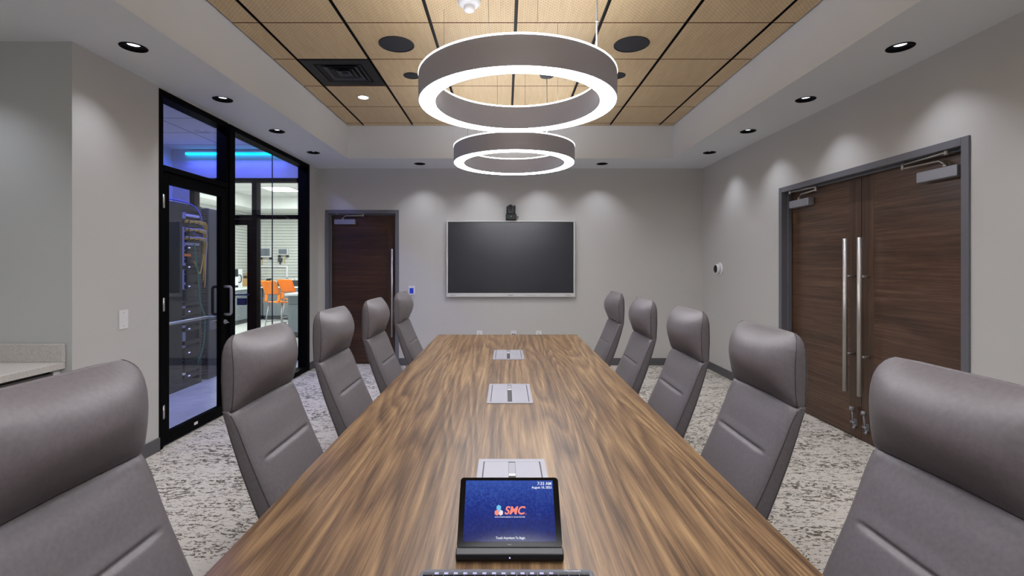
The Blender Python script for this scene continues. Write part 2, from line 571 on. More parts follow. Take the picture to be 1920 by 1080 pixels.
def carve(o, cutter_mb):
    """cut recesses into o; the cutter is thrown away"""
    bm = cutter_mb.bm
    bmesh.ops.recalc_face_normals(bm, faces=bm.faces)
    me = bpy.data.meshes.new('cut'); bm.to_mesh(me); bm.free()
    c = bpy.data.objects.new('cut', me); C.objects.link(c)
    md = o.modifiers.new('b', 'BOOLEAN'); md.object = c; md.operation = 'DIFFERENCE'; md.solver = 'EXACT'
    bpy.context.view_layer.update()
    dg = bpy.context.evaluated_depsgraph_get()
    nm = bpy.data.meshes.new_from_object(o.evaluated_get(dg))
    o.modifiers.remove(md)
    o.data = nm
    bpy.data.objects.remove(c)

def rrect(cx, cy, hx, hy, r, n=6):
    pts = []
    for sx, sy, a0 in ((1, 1, 0), (-1, 1, PI / 2), (-1, -1, PI), (1, -1, 3 * PI / 2)):
        for k in range(n + 1):
            a = a0 + PI / 2 * k / n
            pts.append((cx + sx * (hx - r) + r * math.cos(a), cy + sy * (hy - r) + r * math.sin(a)))
    return pts

def smooth_path(pts, n=8):
    """Catmull-Rom through pts"""
    P = [Vector(p) for p in pts]
    P = [P[0] * 2 - P[1]] + P + [P[-1] * 2 - P[-2]]
    out = []
    for i in range(1, len(P) - 2):
        for k in range(n):
            t = k / n
            a, b, c, d = P[i - 1], P[i], P[i + 1], P[i + 2]
            out.append(0.5 * ((2 * b) + (c - a) * t + (2 * a - 5 * b + 4 * c - d) * t * t + (3 * b - a - 3 * c + d) * t ** 3))
    out.append(P[-2])
    return out

# ------------------------------------------------------------------ room shell
T = 0.12
RX = -3.42      # far side of the counter recess
struct('floor', MB().prism([(RX - T, YR - T), (XR + 0.25, YR - T), (XR + 0.25, YB + 0.25), (XL - 0.02, YB + 0.25), (XL - 0.02, 2.90), (RX - T, 2.90)], -0.1, 0), 'carpet')
# right wall with the double door opening
DY0, DY1, DZ = 2.857, 4.713, 2.085
struct('wall_right', MB().box(XR, XR + T, YR, DY0 - 0.046, 0, ZC + 0.1).box(XR, XR + T, DY1 + 0.046, YB + T, 0, ZC + 0.1)
       .box(XR, XR + T, DY0 - 0.046, DY1 + 0.046, DZ + 0.046, ZC + 0.1).box(XR + T + 0.05, XR + T + 0.08, DY0 - 0.3, DY1 + 0.3, 0, 2.5), 'wall')
BX0, BX1 = -2.428, -1.516
struct('wall_back', MB().box(XL - T, BX0 - 0.046, YB, YB + T, 0, ZC + 0.1).box(BX1 + 0.046, XR, YB, YB + T, 0, ZC + 0.1)
       .box(BX0 - 0.046, BX1 + 0.046, YB, YB + T, DZ + 0.046, ZC + 0.1).box(BX0 - 0.02, BX1 + 0.2, YB + T + 0.03, YB + T + 0.05, 0, 2.4), 'wall')
GY0, GY1 = 3.58, 6.33
struct('wall_left', MB().box(XL - T, XL, 2.865, GY0, 0, ZC + 0.1).box(XL - T, XL, GY1, YB, 0, ZC + 0.1)
       .box(XL - T, XL, GY0, GY1, ZS - 0.01, ZC + 0.1), 'wall')
struct('wall_recess', MB().box(RX - T, XL - T - 0.001, 2.865, 2.865 + T, 0, ZC + 0.1).box(XL - T - 0.001, XL - 0.0005, 2.8645, 2.866, 0, ZS), 'accent')
struct('wall_recess_left', MB().box(RX - T, RX, YR, 2.865, 0, ZC + 0.1), 'wall')
struct('wall_rear', MB().box(RX - T, XR + T, YR - T, YR, 0, ZC + 0.1), 'wall')

# tray soffit: one solid with recesses for the downlights
LEFT_X, RIGHT_X, BACK_Y = -2.266, 2.404, 6.32
DLY = [5.69, 4.785, 3.867, 2.94, 2.03, 1.12]
dl_left = [(LEFT_X, y) for y in DLY]
dl_right = [(RIGHT_X, y) for y in DLY]
dl_back = [(-1.124, BACK_Y), (-0.328, BACK_Y), (0.468, BACK_Y), (1.264, BACK_Y)]
TY = YR + 0.9
sof = MB()
zt = ZC + 0.08
sof.prism([(RX, YR), (FX0, YR), (FX0, YB), (XL - 0.01, YB), (XL - 0.01, 2.87), (RX, 2.87)], ZS, zt)
so1 = struct('ceiling_soffit_left', sof, 'soffit')
sof = MB(); sof.box(FX1, XR, YR, YB, ZS, zt)
so2 = struct('ceiling_soffit_right', sof, 'soffit')
sof = MB(); sof.box(FX0, FX1, FY, YB, ZS, zt)
so3 = struct('ceiling_soffit_back', sof, 'soffit')
sof = MB(); sof.box(FX0, FX1, YR, TY, ZS, zt)
so4 = struct('ceiling_soffit_rear', sof, 'soffit')
for so, lst in ((so1, dl_left + [(-3.05, 2.47), (-3.05, 1.5)]), (so2, dl_right), (so3, dl_back)):
    cut = MB()
    for x, y in lst:
        cut.cyl((x, y, ZS - 0.02), (x, y, ZS + 0.13), 0.062, 32)
    carve(so, cut)

# tiled tray ceiling
ceil = MB()
P = 0.6096
gx = [0.072 + P * k for k in range(-4, 5)]
gx = [FX0] + [g for g in gx if FX0 + 0.03 < g < FX1 - 0.03] + [FX1]
gy = [3.45 + P * k for k in range(-9, 5)]
gy = [TY] + [g for g in gy if TY + 0.03 < g < FY - 0.03] + [FY]
VX0, VY0 = -1.757, 4.0596
for i in range(len(gx) - 1):
    for j in range(len(gy) - 1):
        x0, x1, y0, y1 = gx[i], gx[i + 1], gy[j], gy[j + 1]
        a = 0.012; b = 0.006
        if abs(x0 - VX0) < 0.02 and abs(y0 - VY0) < 0.02: continue
        n0 = len(ceil.bm.faces)
        ceil.box(x0 + a, x1 - a, y0 + b, y1 - b, ZC, ZC + 0.018)
        ceil.bm.faces.ensure_lookup_table()
        for k in range(n0 + 2, n0 + 6): ceil.bm.faces[k].material_index = 1 if k % 2 == n0 % 2 else 2
ceil.box(FX0 - 0.0, FX1, TY, FY, ZC + 0.022, ZC + 0.06, 2)
struct('ceiling', ceil, ['perf', 'tile_edge', 'black'])

# baseboards
H = 0.1
struct('baseboard_right', MB().box(XR - 0.012, XR, YR, DY0 - 0.05, 0, H).box(XR - 0.012, XR, DY1 + 0.05, YB, 0, H), 'base', 0.003)
struct('baseboard_back', MB().box(XL, BX0 - 0.05, YB - 0.012, YB, 0, H).box(BX1 + 0.05, XR - 0.012, YB - 0.012, YB, 0, H), 'base', 0.003)
struct('baseboard_left', MB().box(XL, XL + 0.012, 2.865, GY0, 0, H).box(XL, XL + 0.012, GY1, YB - 0.012, 0, H), 'base', 0.003)

# ------------------------------------------------------------------ doors of the room
def door_closer(parent, hinge, along, out, z, name='door_closer', mirrored=1):
    """closer body with its folding arm; along = unit vector along the leaf from hinge to lock, out = into the room"""
    a, o = Vector(along), Vector(out)
    h = Vector(hinge)
    def P_(s, d, zz): return h + a * s + o * d + Vector((0, 0, zz))
    mb = MB()
    p, q = P_(0.06, 0.002, z - 0.035), P_(0.35, 0.062, z + 0.035)
    mb.box(p.x, q.x, p.y, q.y, p.z, q.z)
    body = put(mb, name, 'alu', parent, 0.006)
    arm = MB()
    arm.cyl(P_(0.17, 0.03, z + 0.035), P_(0.17, 0.03, z + 0.06), 0.014, 12)
    arm.tube([P_(0.17, 0.03, z + 0.055), P_(0.21, 0.035, z + 0.085), P_(0.46, 0.06, z + 0.085)], 0.006, 8)
    arm.cyl(P_(0.46, 0.06, z + 0.075), P_(0.46, 0.06, z + 0.12), 0.010, 10)
    arm.tube([P_(0.46, 0.06, z + 0.112), P_(0.30, 0.07, z + 0.114), P_(0.11, 0.08, z + 0.118)], 0.005, 8)
    arm.cyl(P_(0.11, 0.08, z + 0.10), P_(0.11, 0.08, z + 0.128), 0.012, 10)
    put(arm, 'closer_arm', 'steel', body)
    return body

def pull_bar(parent, x, y, z0, z1, out, r=0.0165):
    o = Vector(out)
    base = Vector((x, y, 0))
    mb = MB().cyl(base + o * 0.0 + Vector((0, 0, z0)), base + Vector((0, 0, z1)), r, 24)
    for z in (z0 + 0.30, z1 - 0.30):
        mb.cyl(base + Vector((0, 0, z)), base - o * 0.078 + Vector((0, 0, z)), 0.0095, 14)
    return put(mb, 'pull_handle', 'steel', parent)

# double door in the right wall
d2 = sroot('door_1', (XR, (DY0 + DY1) / 2, 0), 'grey framed pair of walnut doors with long steel pulls')
fr = MB()
W = 0.05
fr.box(XR - 0.012, XR + 0.16, DY0 - W, DY0, 0, DZ + W).box(XR - 0.012, XR + 0.16, DY1, DY1 + W, 0, DZ + W).box(XR - 0.012, XR + 0.16, DY0, DY1, DZ, DZ + W)
fr.box(XR + 0.045, XR + 0.082, DY0, DY0 + 0.016, 0, DZ).box(XR + 0.045, XR + 0.082, DY1 - 0.016, DY1, 0, DZ).box(XR + 0.045, XR + 0.082, DY0 + 0.016, DY1 - 0.016, DZ - 0.016, DZ)
put(fr, 'door_frame', 'frame', d2, 0.003)
LX = XR + 0.086
ym = (DY0 + DY1) / 2
for s, yh, ye, hy in ((1, DY1 - 0.003, ym + 0.003, 3.862), (-1, DY0 + 0.003, ym - 0.003, 3.704)):
    leaf = MB()
    inner = ye + s * 0.125
    leaf.box(LX, LX + 0.045, min(yh, inner), max(yh, inner), 0.008, DZ - 0.004, 0)
    leaf.box(LX, LX + 0.045, min(ye, inner), max(ye, inner), 0.008, DZ - 0.004, 1)
    lf = put(leaf, 'door_leaf', ['door_y', 'door_z'], d2, 0.0)
    pull_bar(lf, LX - 0.075, hy, 0.37, 1.59, (-1, 0, 0))
    door_closer(lf, (LX, yh, 0), (0, -s, 0), (-1, 0, 0), 1.955)
    # kick-down holder, folded up
    k = MB()
    ky = ye + s * 0.06
    k.box(LX - 0.012, LX, ky - 0.018, ky + 0.018, 0.10, 0.15)
    k.cyl((LX - 0.02, ky, 0.125), (LX - 0.03, ky, 0.225), 0.006, 10)
    k.cyl((LX - 0.035, ky, 0.222), (LX - 0.028, ky, 0.25), 0.017, 14)
    k.cyl((LX - 0.022, ky - 0.022, 0.125), (LX - 0.022, ky + 0.022, 0.125), 0.009, 10)
    k.cyl((LX - 0.002, ky, 0.1), (LX - 0.02, ky, 0.075), 0.01, 10)
    put(k, 'kick_down_holder', 'alu', lf)

# single door in the back wall
d1 = sroot('door_2', ((BX0 + BX1) / 2, YB, 0), 'grey framed single dark walnut door')
fr = MB()
fr.box(BX0 - W, BX0, YB - 0.012, YB + 0.14, 0, DZ + W).box(BX1, BX1 + W, YB - 0.012, YB + 0.14, 0, DZ + W).box(BX0, BX1, YB - 0.012, YB + 0.14, DZ, DZ + W)
fr.box(BX0, BX0 + 0.016, YB + 0.045, YB + 0.082, 0, DZ).box(BX1 - 0.016, BX1, YB + 0.045, YB + 0.082, 0, DZ).box(BX0 + 0.016, BX1 - 0.016, YB + 0.045, YB + 0.082, DZ - 0.016, DZ)
put(fr, 'door_frame', 'frame', d1, 0.003)
LYb = YB + 0.086
leaf = MB()
leaf.box(BX0 + 0.003, BX1 - 0.12, LYb, LYb + 0.035, 0.008, DZ - 0.004, 0)
leaf.box(BX1 - 0.12, BX1 - 0.003, LYb, LYb + 0.035, 0.008, DZ - 0.004, 1)
lf = put(leaf, 'door_leaf', ['door_x', 'door_xz'], d1)
pull_bar(lf, -1.565, LYb - 0.075, 0.385, 1.60, (0, -1, 0), 0.0145)
door_closer(lf, (BX0, LYb, 0), (1, 0, 0), (0, -1, 0), 1.975)

# ------------------------------------------------------------------ glazed black front of the server room
g = sroot('door_3', (XL, 4.05, 0), 'black framed glass door with D pull handle')
XF0, XF1 = XL - 0.115, XL + 0.004
JY = 4.468
ztop = ZS - 0.012
fr = MB()
fr.box(XF0, XF1, GY0, GY0 + 0.045, 0, ztop)                       # hinge jamb
fr.box(XF0, XF1, JY + 0.03, JY + 0.12, 0, ztop)                   # mullion
fr.box(XF0 + 0.012, XF1 - 0.012, JY - 0.002, JY + 0.03, 0, ztop)
fr.box(XF0, XF1, GY0 + 0.045, JY, 2.09, 2.132)                    # transom bar
fr.box(XF0, XF1, GY0 + 0.045, JY, ztop - 0.05, ztop)
put(fr, 'door_frame', 'blackmetal', g, 0.003)
put(MB().box(XL - 0.07, XL - 0.062, GY0 + 0.045, JY, 2.132, ztop - 0.05), 'transom_glass', 'glass', g)
LY0, LY1 = GY0 + 0.05, JY - 0.006
lz0, lz1 = 0.012, 2.085
xa, xb = XL - 0.055, XL - 0.008
lf = MB()
lf.box(xa, xb, LY0, LY0 + 0.075, lz0, lz1).box(xa, xb, LY1 - 0.075, LY1, lz0, lz1)
lf.box(xa, xb, LY0 + 0.075, LY1 - 0.075, lz1 - 0.085, lz1).box(xa, xb, LY0 + 0.075, LY1 - 0.075, lz0, 0.1)
leaf = put(lf, 'door_leaf', 'blackmetal', g, 0.003)
put(MB().box(XL - 0.036, XL - 0.030, LY0 + 0.075, LY1 - 0.075, 0.1, lz1 - 0.085), 'door_glass', 'glass', leaf)
hz0, hz1, hy = 0.925, 1.18, LY1 - 0.032
def dpull(x0, sgn):
    xo = x0 + sgn * 0.062
    pts = [(x0, hy, hz0), (x0 + sgn * 0.04, hy, hz0)]
    pts += [(xo - sgn * 0.022 * (1 - math.sin(t)), hy, hz0 + 0.022 * (1 - math.cos(t))) for t in [PI / 8 * k for k in range(1, 5)]]
    pts += [(xo - sgn * 0.022 * (1 - math.cos(t)), hy, hz1 - 0.022 * (1 - math.sin(t))) for t in [PI / 8 * k for k in range(0, 4)]]
    pts += [(x0 + sgn * 0.04, hy, hz1), (x0, hy, hz1)]
    return MB().tube(pts, 0.0125, 14)
put(dpull(xb, 1), 'pull_handle', 'alu', leaf)
put(dpull(xa, -1), 'pull_handle', 'blackmetal', leaf)
put(MB().cyl((xb, hy, 0.858), (xb + 0.014, hy, 0.858), 0.02, 20).cyl((xb + 0.014, hy, 0.858), (xb + 0.03, hy, 0.858), 0.006, 8)
    .box(xb + 0.022, xb + 0.026, hy - 0.004, hy + 0.03, 0.846, 0.852), 'lock_cylinder', 'alu', leaf)
bar = MB().cyl((xa - 0.075, LY0 + 0.06, 0.905), (xa - 0.075, LY1 - 0.09, 0.905), 0.013, 14)
bar.cyl((xa, LY0 + 0.05, 0.905), (xa - 0.08, LY0 + 0.05, 0.905), 0.018, 12).cyl((xa, LY1 - 0.03, 0.905), (xa - 0.08, LY1 - 0.09, 0.905), 0.012, 12)
put(bar, 'push_bar', 'chairsteel', leaf)
put(MB().box(xa - 0.03, xa, LY1 - 0.13, LY1 - 0.02, 0.80, 0.875), 'lock_box', 'alu', leaf, 0.003)
for z in (0.27, 1.08, 1.86):
    put(MB().cyl((xb + 0.006, LY0 - 0.004, z - 0.05), (xb + 0.006, LY0 - 0.004, z + 0.05), 0.009, 12).box(xb - 0.001, xb + 0.004, LY0 - 0.03, LY0 + 0.02, z - 0.05, z + 0.05), 'hinge', 'steel', leaf)
put(MB().box(xb, xb + 0.002, 4.0, 4.045, 0.05, 0.072), 'sticker', 'white', leaf)

w = sroot('window_1', (XL, 5.4, 0), 'full height black framed glass sidelight')
wf = MB()
wf.box(XF0, XF1, GY1 - 0.085, GY1, 0, ztop)
wf.box(XF0, XF1, JY + 0.12, GY1 - 0.085, ztop - 0.05, ztop).box(XF0, XF1, JY + 0.12, GY1 - 0.085, 0, 0.06)
put(wf, 'window_frame', 'blackmetal', w, 0.003)
YJ = 5.46
put(MB().box(XL - 0.07, XL - 0.062, JY + 0.12, YJ - 0.003, 0.06, ztop - 0.05), 'glass_pane', 'glass', w)
put(MB().box(XL - 0.07, XL - 0.062, YJ + 0.003, GY1 - 0.085, 0.06, ztop - 0.05), 'glass_pane', 'glass', w)
put(MB().box(XL - 0.071, XL - 0.061, YJ - 0.003, YJ + 0.003, 0.06, ztop - 0.05), 'glass_joint', 'joint', w)

# ------------------------------------------------------------------ server room
SX, SY, SZ = -4.83, 7.0, 3.05
struct('floor_server_room', MB().box(SX - T, XL - 0.021, 2.91, SY, -0.1, 0), 'servfloor')
struct('ceiling_server_room', MB().box(SX - T, XL - T, 2.865 + T, SY + T, SZ, SZ + 0.05), 'servceil')
struct('wall_server_left', MB().box(SX - T, SX, 2.865, SY, 0, SZ), 'servwall')
struct('wall_server_front', MB().box(SX, RX - T, 2.865, 2.865 + T, 0, SZ), 'servwall')
SFX0, SFX1 = -4.58, -2.80
struct('wall_server_back', MB().box(SX - T, SFX0, SY, SY + T, 0, SZ).box(SFX0, XL, SY, SY + T, 2.64, SZ).box(SFX1, XL, SY, SY + T, 0, 2.64)
       .box(XL - T + 0.001, XL - T + 0.02, GY1 + 0.0, SY, 0, SZ), 'servwall')
sf = sroot('window_2', (-3.7, SY, 0), 'dark framed glazing between the blue room and the bright lab')
m = MB()
m.box(SFX0, SFX0 + 0.07, SY - 0.005, SY + T, 0, 2.64).box(-3.68, -3.61, SY - 0.005, SY + T, 0, 2.64).box(SFX1 - 0.05, SFX1, SY - 0.005, SY + T, 0, 2.64)
m.box(SFX0, SFX1, SY - 0.005, SY + T, 2.585, 2.64).box(SFX0 + 0.07, -3.68, SY - 0.005, SY + T, 2.05, 2.105).box(-3.61, SFX1 - 0.05, SY - 0.005, SY + T, 2.05, 2.105)
m.box(-3.61, SFX1 - 0.05, SY - 0.005, SY + T, 0, 0.12)
m.box(SFX0 + 0.08, SFX0 + 0.20, SY + 0.02, SY + 0.065, 0.01, 2.045).box(-3.76, -3.685, SY + 0.02, SY + 0.065, 0.01, 2.045)
m.box(SFX0 + 0.20, -3.76, SY + 0.02, SY + 0.065, 1.96, 2.045).box(SFX0 + 0.20, -3.76, SY + 0.02, SY + 0.065, 0.01, 0.15)
put(m, 'window_frame', 'blackmetal', sf, 0.003)
put(MB().box(SFX0 + 0.2, -3.76, SY + 0.04, SY + 0.046, 0.15, 1.96), 'glass_pane', 'glass', sf)
put(MB().box(SFX0 + 0.07, -3.68, SY + 0.04, SY + 0.046, 2.105, 2.585), 'glass_pane', 'glass', sf)
put(MB().box(-3.61, SFX1 - 0.05, SY + 0.04, SY + 0.046, 0.12, 2.05), 'glass_pane', 'glass', sf)
put(MB().box(-3.61, SFX1 - 0.05, SY + 0.04, SY + 0.046, 2.105, 2.585), 'glass_pane', 'glass', sf)
put(MB().cyl((SFX0 + 0.15, SY - 0.05, 0.95), (-3.70, SY - 0.05, 0.95), 0.012, 10).box(-3.88, -3.76, SY - 0.03, SY + 0.02, 0.80, 0.90), 'push_bar', 'bluetape', sf)

# light strip on the far wall of the server room: cyan upper lens, blue light of its own
t = thing('light_strip', 'long glowing cyan light strip high on the blue wall', 'light strip', (-4.0, SY - 0.03, 2.98))
put(MB().box(-4.62, -3.15, SY - 0.035, SY - 0.001, 3.0, 3.03), 'housing', 'white', t)
put(MB().box(-4.62, -3.15, SY - 0.04, SY - 0.004, 2.975, 3.0), 'lens', 'cyan', t)
def area(name, loc, sx, sy, rgb, power, rot=(0, 0, 0), parent=None):
    ld = bpy.data.lights.new(name, 'AREA'); ld.shape = 'RECTANGLE'; ld.size = sx; ld.size_y = sy
    ld.energy = power; ld.color = lin(rgb)[:3]
    lo = bpy.data.objects.new(name, ld); C.objects.link(lo)
    lo.location = Vector(loc) - (world_off(parent) if parent else Vector((0, 0, 0)))
    lo.rotation_euler = rot
    if parent: lo.parent = parent
    return lo
area('strip_light', (-3.88, SY - 0.10, 2.95), 1.4, 0.06, (90, 100, 255), 12, (math.radians(-25), 0, 0), t)
t = thing('added_light_bar', 'blue ceiling light bar added to brighten the server room', 'ceiling light', (-3.1, 5.0, SZ - 0.06))  # bar added to give the server room its lavender light
put(MB().box(-3.16, -3.04, 3.6, 6.4, SZ - 0.05, SZ - 0.001), 'housing', 'white', t)
put(MB().box(-3.15, -3.05, 3.61, 6.39, SZ - 0.056, SZ - 0.05), 'lens', 'bluelens', t)
area('bar_fill_light', (-3.1, 5.0, SZ - 0.07), 0.1, 2.7, (150, 155, 255), 42, (0, 0, 0), t)

# racks in a row, fronts facing the glass
XK = -3.58
t = thing('server_rack', 'black open server rack full of equipment and yellow patch cables', 'server rack', (XK - 0.3, 5.3, 0))
rk = MB()
for y in (4.92, 5.66):
    rk.box(XK - 0.04, XK, y - 0.02, y + 0.02, 0, 2.06).box(XK - 0.62, XK - 0.58, y - 0.02, y + 0.02, 0, 2.06)
    rk.box(XK - 0.58, XK - 0.04, y - 0.015, y + 0.015, 2.0, 2.06).box(XK - 0.58, XK - 0.04, y - 0.015, y + 0.015, 0, 0.08)
rk.box(XK - 0.62, XK, 4.94, 5.64, 2.0, 2.06).box(XK - 0.62, XK, 4.94, 5.64, 0.0, 0.06)
put(rk, 'rack_frame', 'rack', t)
put(MB().box(XK + 0.002, XK + 0.03, 4.9, 5.13, 0.03, 2.04).box(XK + 0.002, XK + 0.012, 5.13, 5.33, 0.03, 2.04), 'side_panel', 'unit', t, 0.004)
put(MB().box(XK + 0.031, XK + 0.036, 4.93, 5.2, 1.05, 1.78), 'door_window', 'black', t)
z = 0.1
k = 0
hts = [0.044, 0.088, 0.044, 0.132, 0.044, 0.088, 0.044, 0.044]
rr = random.Random(3)
while z < 1.92:
    h = hts[k % len(hts)]
    y0 = 5.31 if rr.random() < 0.45 else 5.42
    if 0.48 < z < 0.62: z += 0.1; k += 1; continue
    u = put(MB().box(XK - 0.03, XK + 0.004, y0 if z > 1.0 else 5.38, 5.655, z, z + h), 'equipment_unit', 'unit', t, 0.002)
    pr = MB()
    nports = 10
    for q in range(nports):
        yy = 5.46 + q * 0.018
        pr.box(XK + 0.004, XK + 0.006, yy, yy + 0.010, z + h * 0.3, z + h * 0.3 + 0.010)
    put(pr, 'port', 'darkgrey', u, kind=None)
    if k % 3 == 0:
        put(MB().box(XK + 0.004, XK + 0.007, 5.44, 5.47, z + h * 0.5, z + h * 0.5 + 0.012), 'status_light', 'led', u)
    z += h + (0.006 if k % 3 else 0.03)
    k += 1
put(MB().box(XK + 0.003, XK + 0.008, 5.36, 5.48, 1.475, 1.505), 'orange_label', 'orangelabel', t)
for z in (1.92, 1.60):
    put(MB().box(XK, XK + 0.03, 5.36, 5.6, z, z + 0.03), 'cable_tray', 'bluewhite', t, 0.004)

rack = t
duct = put(MB().box(XK - 0.28, XK, 5.815, 6.0, 0.0, 2.065), 'cable_duct', 'rackgrey', t, 0.01)
duct['label'] = 'tall charcoal vertical duct at the far end of the rack'
fg = MB()
for i in range(62):
    zz = 0.08 + i * 0.0312
    fg.box(XK - 0.06, XK - 0.02, 5.695, 5.815, zz, zz + 0.007)
put(fg, 'duct_fingers', 'unit', t, kind='stuff')

def cable(name, label, cat, pts, r, m, group=None, n=6):
    return tag(put(MB().tube(smooth_path(pts, n), r, 8), name, m), label, cat, group)
for i, (zz, lab) in enumerate(((1.865, 'top'), (1.775, 'middle'), (1.68, 'lower'))):
    t = rack
    for q in range(4):
        dz = (q - 1.5) * 0.009
        xo = XK + 0.03 + 0.012 * (q % 2)
        put(MB().tube(smooth_path([(xo, 5.34, zz + dz), (xo + 0.01, 5.45, zz + dz * 0.6), (xo + 0.012, 5.58, zz + dz), (xo - 0.01, 5.70 + 0.01 * q, zz - 0.03 + dz),
                                   (xo - 0.05, 5.745 + 0.012 * q, zz - 0.2), (xo - 0.05, 5.72 + 0.012 * q, 1.35 - 0.08 * q)], 6), 0.0065, 8), 'patch_cable', 'yellow' if q < 3 or i == 0 else 'bluewhite', t)
    for q in range(3):
        yy = 5.38 + q * 0.085
        put(MB().cyl((XK + 0.036, yy - 0.004, zz), (XK + 0.036, yy + 0.004, zz), 0.024, 12), 'cable_tie', 'black', t)
put(MB().tube(smooth_path([(XK + 0.02, 5.52, 1.42), (XK + 0.03, 5.6, 1.28), (XK + 0.0, 5.70, 1.42), (XK - 0.02, 5.77, 1.55)]), 0.007, 8), 'yellow_cable', 'yellow', rack)
put(MB().tube(smooth_path([(XK + 0.03, 5.50, 1.62), (XK + 0.04, 5.55, 1.3), (XK + 0.04, 5.58, 1.0), (XK + 0.05, 5.66, 0.75), (XK + 0.05, 5.64, 0.45), (XK + 0.03, 5.56, 0.25)]), 0.009, 8), 'green_cable', 'green', rack)
put(MB().tube(smooth_path([(XK - 0.1, 5.0, 2.075), (XK - 0.05, 5.3, 2.095), (XK + 0.01, 5.5, 2.06), (XK + 0.03, 5.62, 1.95), (XK + 0.02, 5.66, 1.80)]), 0.008, 8), 'blue_cable', 'blue', rack)
put(MB().tube(smooth_path([(XK + 0.03, 5.46, 1.76), (XK + 0.04, 5.56, 1.70), (XK + 0.03, 5.66, 1.66), (XK + 0.0, 5.70, 1.80), (XK - 0.01, 5.68, 1.93)]), 0.007, 8), 'blue_cable', 'blue', rack)

# ------------------------------------------------------------------ lab beyond
LBX, LBY, LZ = -6.8, 12.8, 3.05
struct('floor_lab', MB().box(LBX - T, -2.0, SY + 0.0, LBY, -0.1, -0.001), mat('lab floor', (205, 205, 200), 0.4))
struct('ceiling_lab', MB().box(LBX - T, -2.0, SY + T, LBY, LZ, LZ + 0.05), 'labceil')
struct('trim_1', MB().box(LBX, -2.0, 11.75, LBY, 2.75, LZ - 0.001), 'labwall', label='white bulkhead along the far lab ceiling')
struct('trim_2', MB().box(LBX, LBX + 0.65, SY + T, 11.75, 2.75, LZ - 0.001), 'labwall', label='white bulkhead along the left lab wall')
struct('wall_lab_back', MB().box(LBX - T, -2.0, LBY, LBY + T, 0, LZ), 'slat')
struct('wall_lab_left', MB().box(LBX - T, LBX, SY + T, LBY, 0, LZ), 'slat')
struct('wall_lab_right', MB().box(-2.0, -1.9, SY, LBY, 0, LZ), 'labwall')
struct('wall_lab_front', MB().box(LBX - T, SX - T, SY, SY + T, 0, LZ).box(XL, -2.0, SY, SY + T, 0, LZ), 'labwall')
PL = [(-4.93, 10.6), (-4.93, 8.4), (-3.1, 10.6), (-6.0, 8.2)]
pl0 = None
for i, (x, y) in enumerate(PL):
    lab = ['lit square ceiling panel seen through the glass', 'lit square lab ceiling panel nearest the blue room', 'lit square lab ceiling panel on the right', 'lit square lab ceiling panel on the left'][i]
    if pl0 is None:
        pl0 = thing('ceiling_light', lab, 'ceiling light', (x, y, LZ - 0.03), 0, 'lab ceiling panels')
        put(MB().box(x - 0.31, x + 0.31, y - 0.31, y + 0.31, LZ - 0.012, LZ - 0.001), 'frame', 'white', pl0)
        put(MB().box(x - 0.28, x + 0.28, y - 0.28, y + 0.28, LZ - 0.018, LZ - 0.012), 'diffuser', 'panel', pl0)
        area('panel_light', (x, y, LZ - 0.03), 0.55, 0.55, (255, 252, 245), 75, (0, 0, 0), pl0)
    else:
        dup(pl0, (x, y, LZ - 0.03), None, lab)
# downlight spots in the bulkhead
for i, x in enumerate((-6.35, -5.0)):
    tag(put(MB().lathe([(0, 0), (0.07, 0), (0.07, 0.004), (0, 0.004)], (x, 12.2, 2.745), 20, closed=False), 'recessed_light', 'darkgrey'),
        'small dark recessed light in lab bulkhead, %s one' % ('left' if i == 0 else 'right'), 'ceiling light')
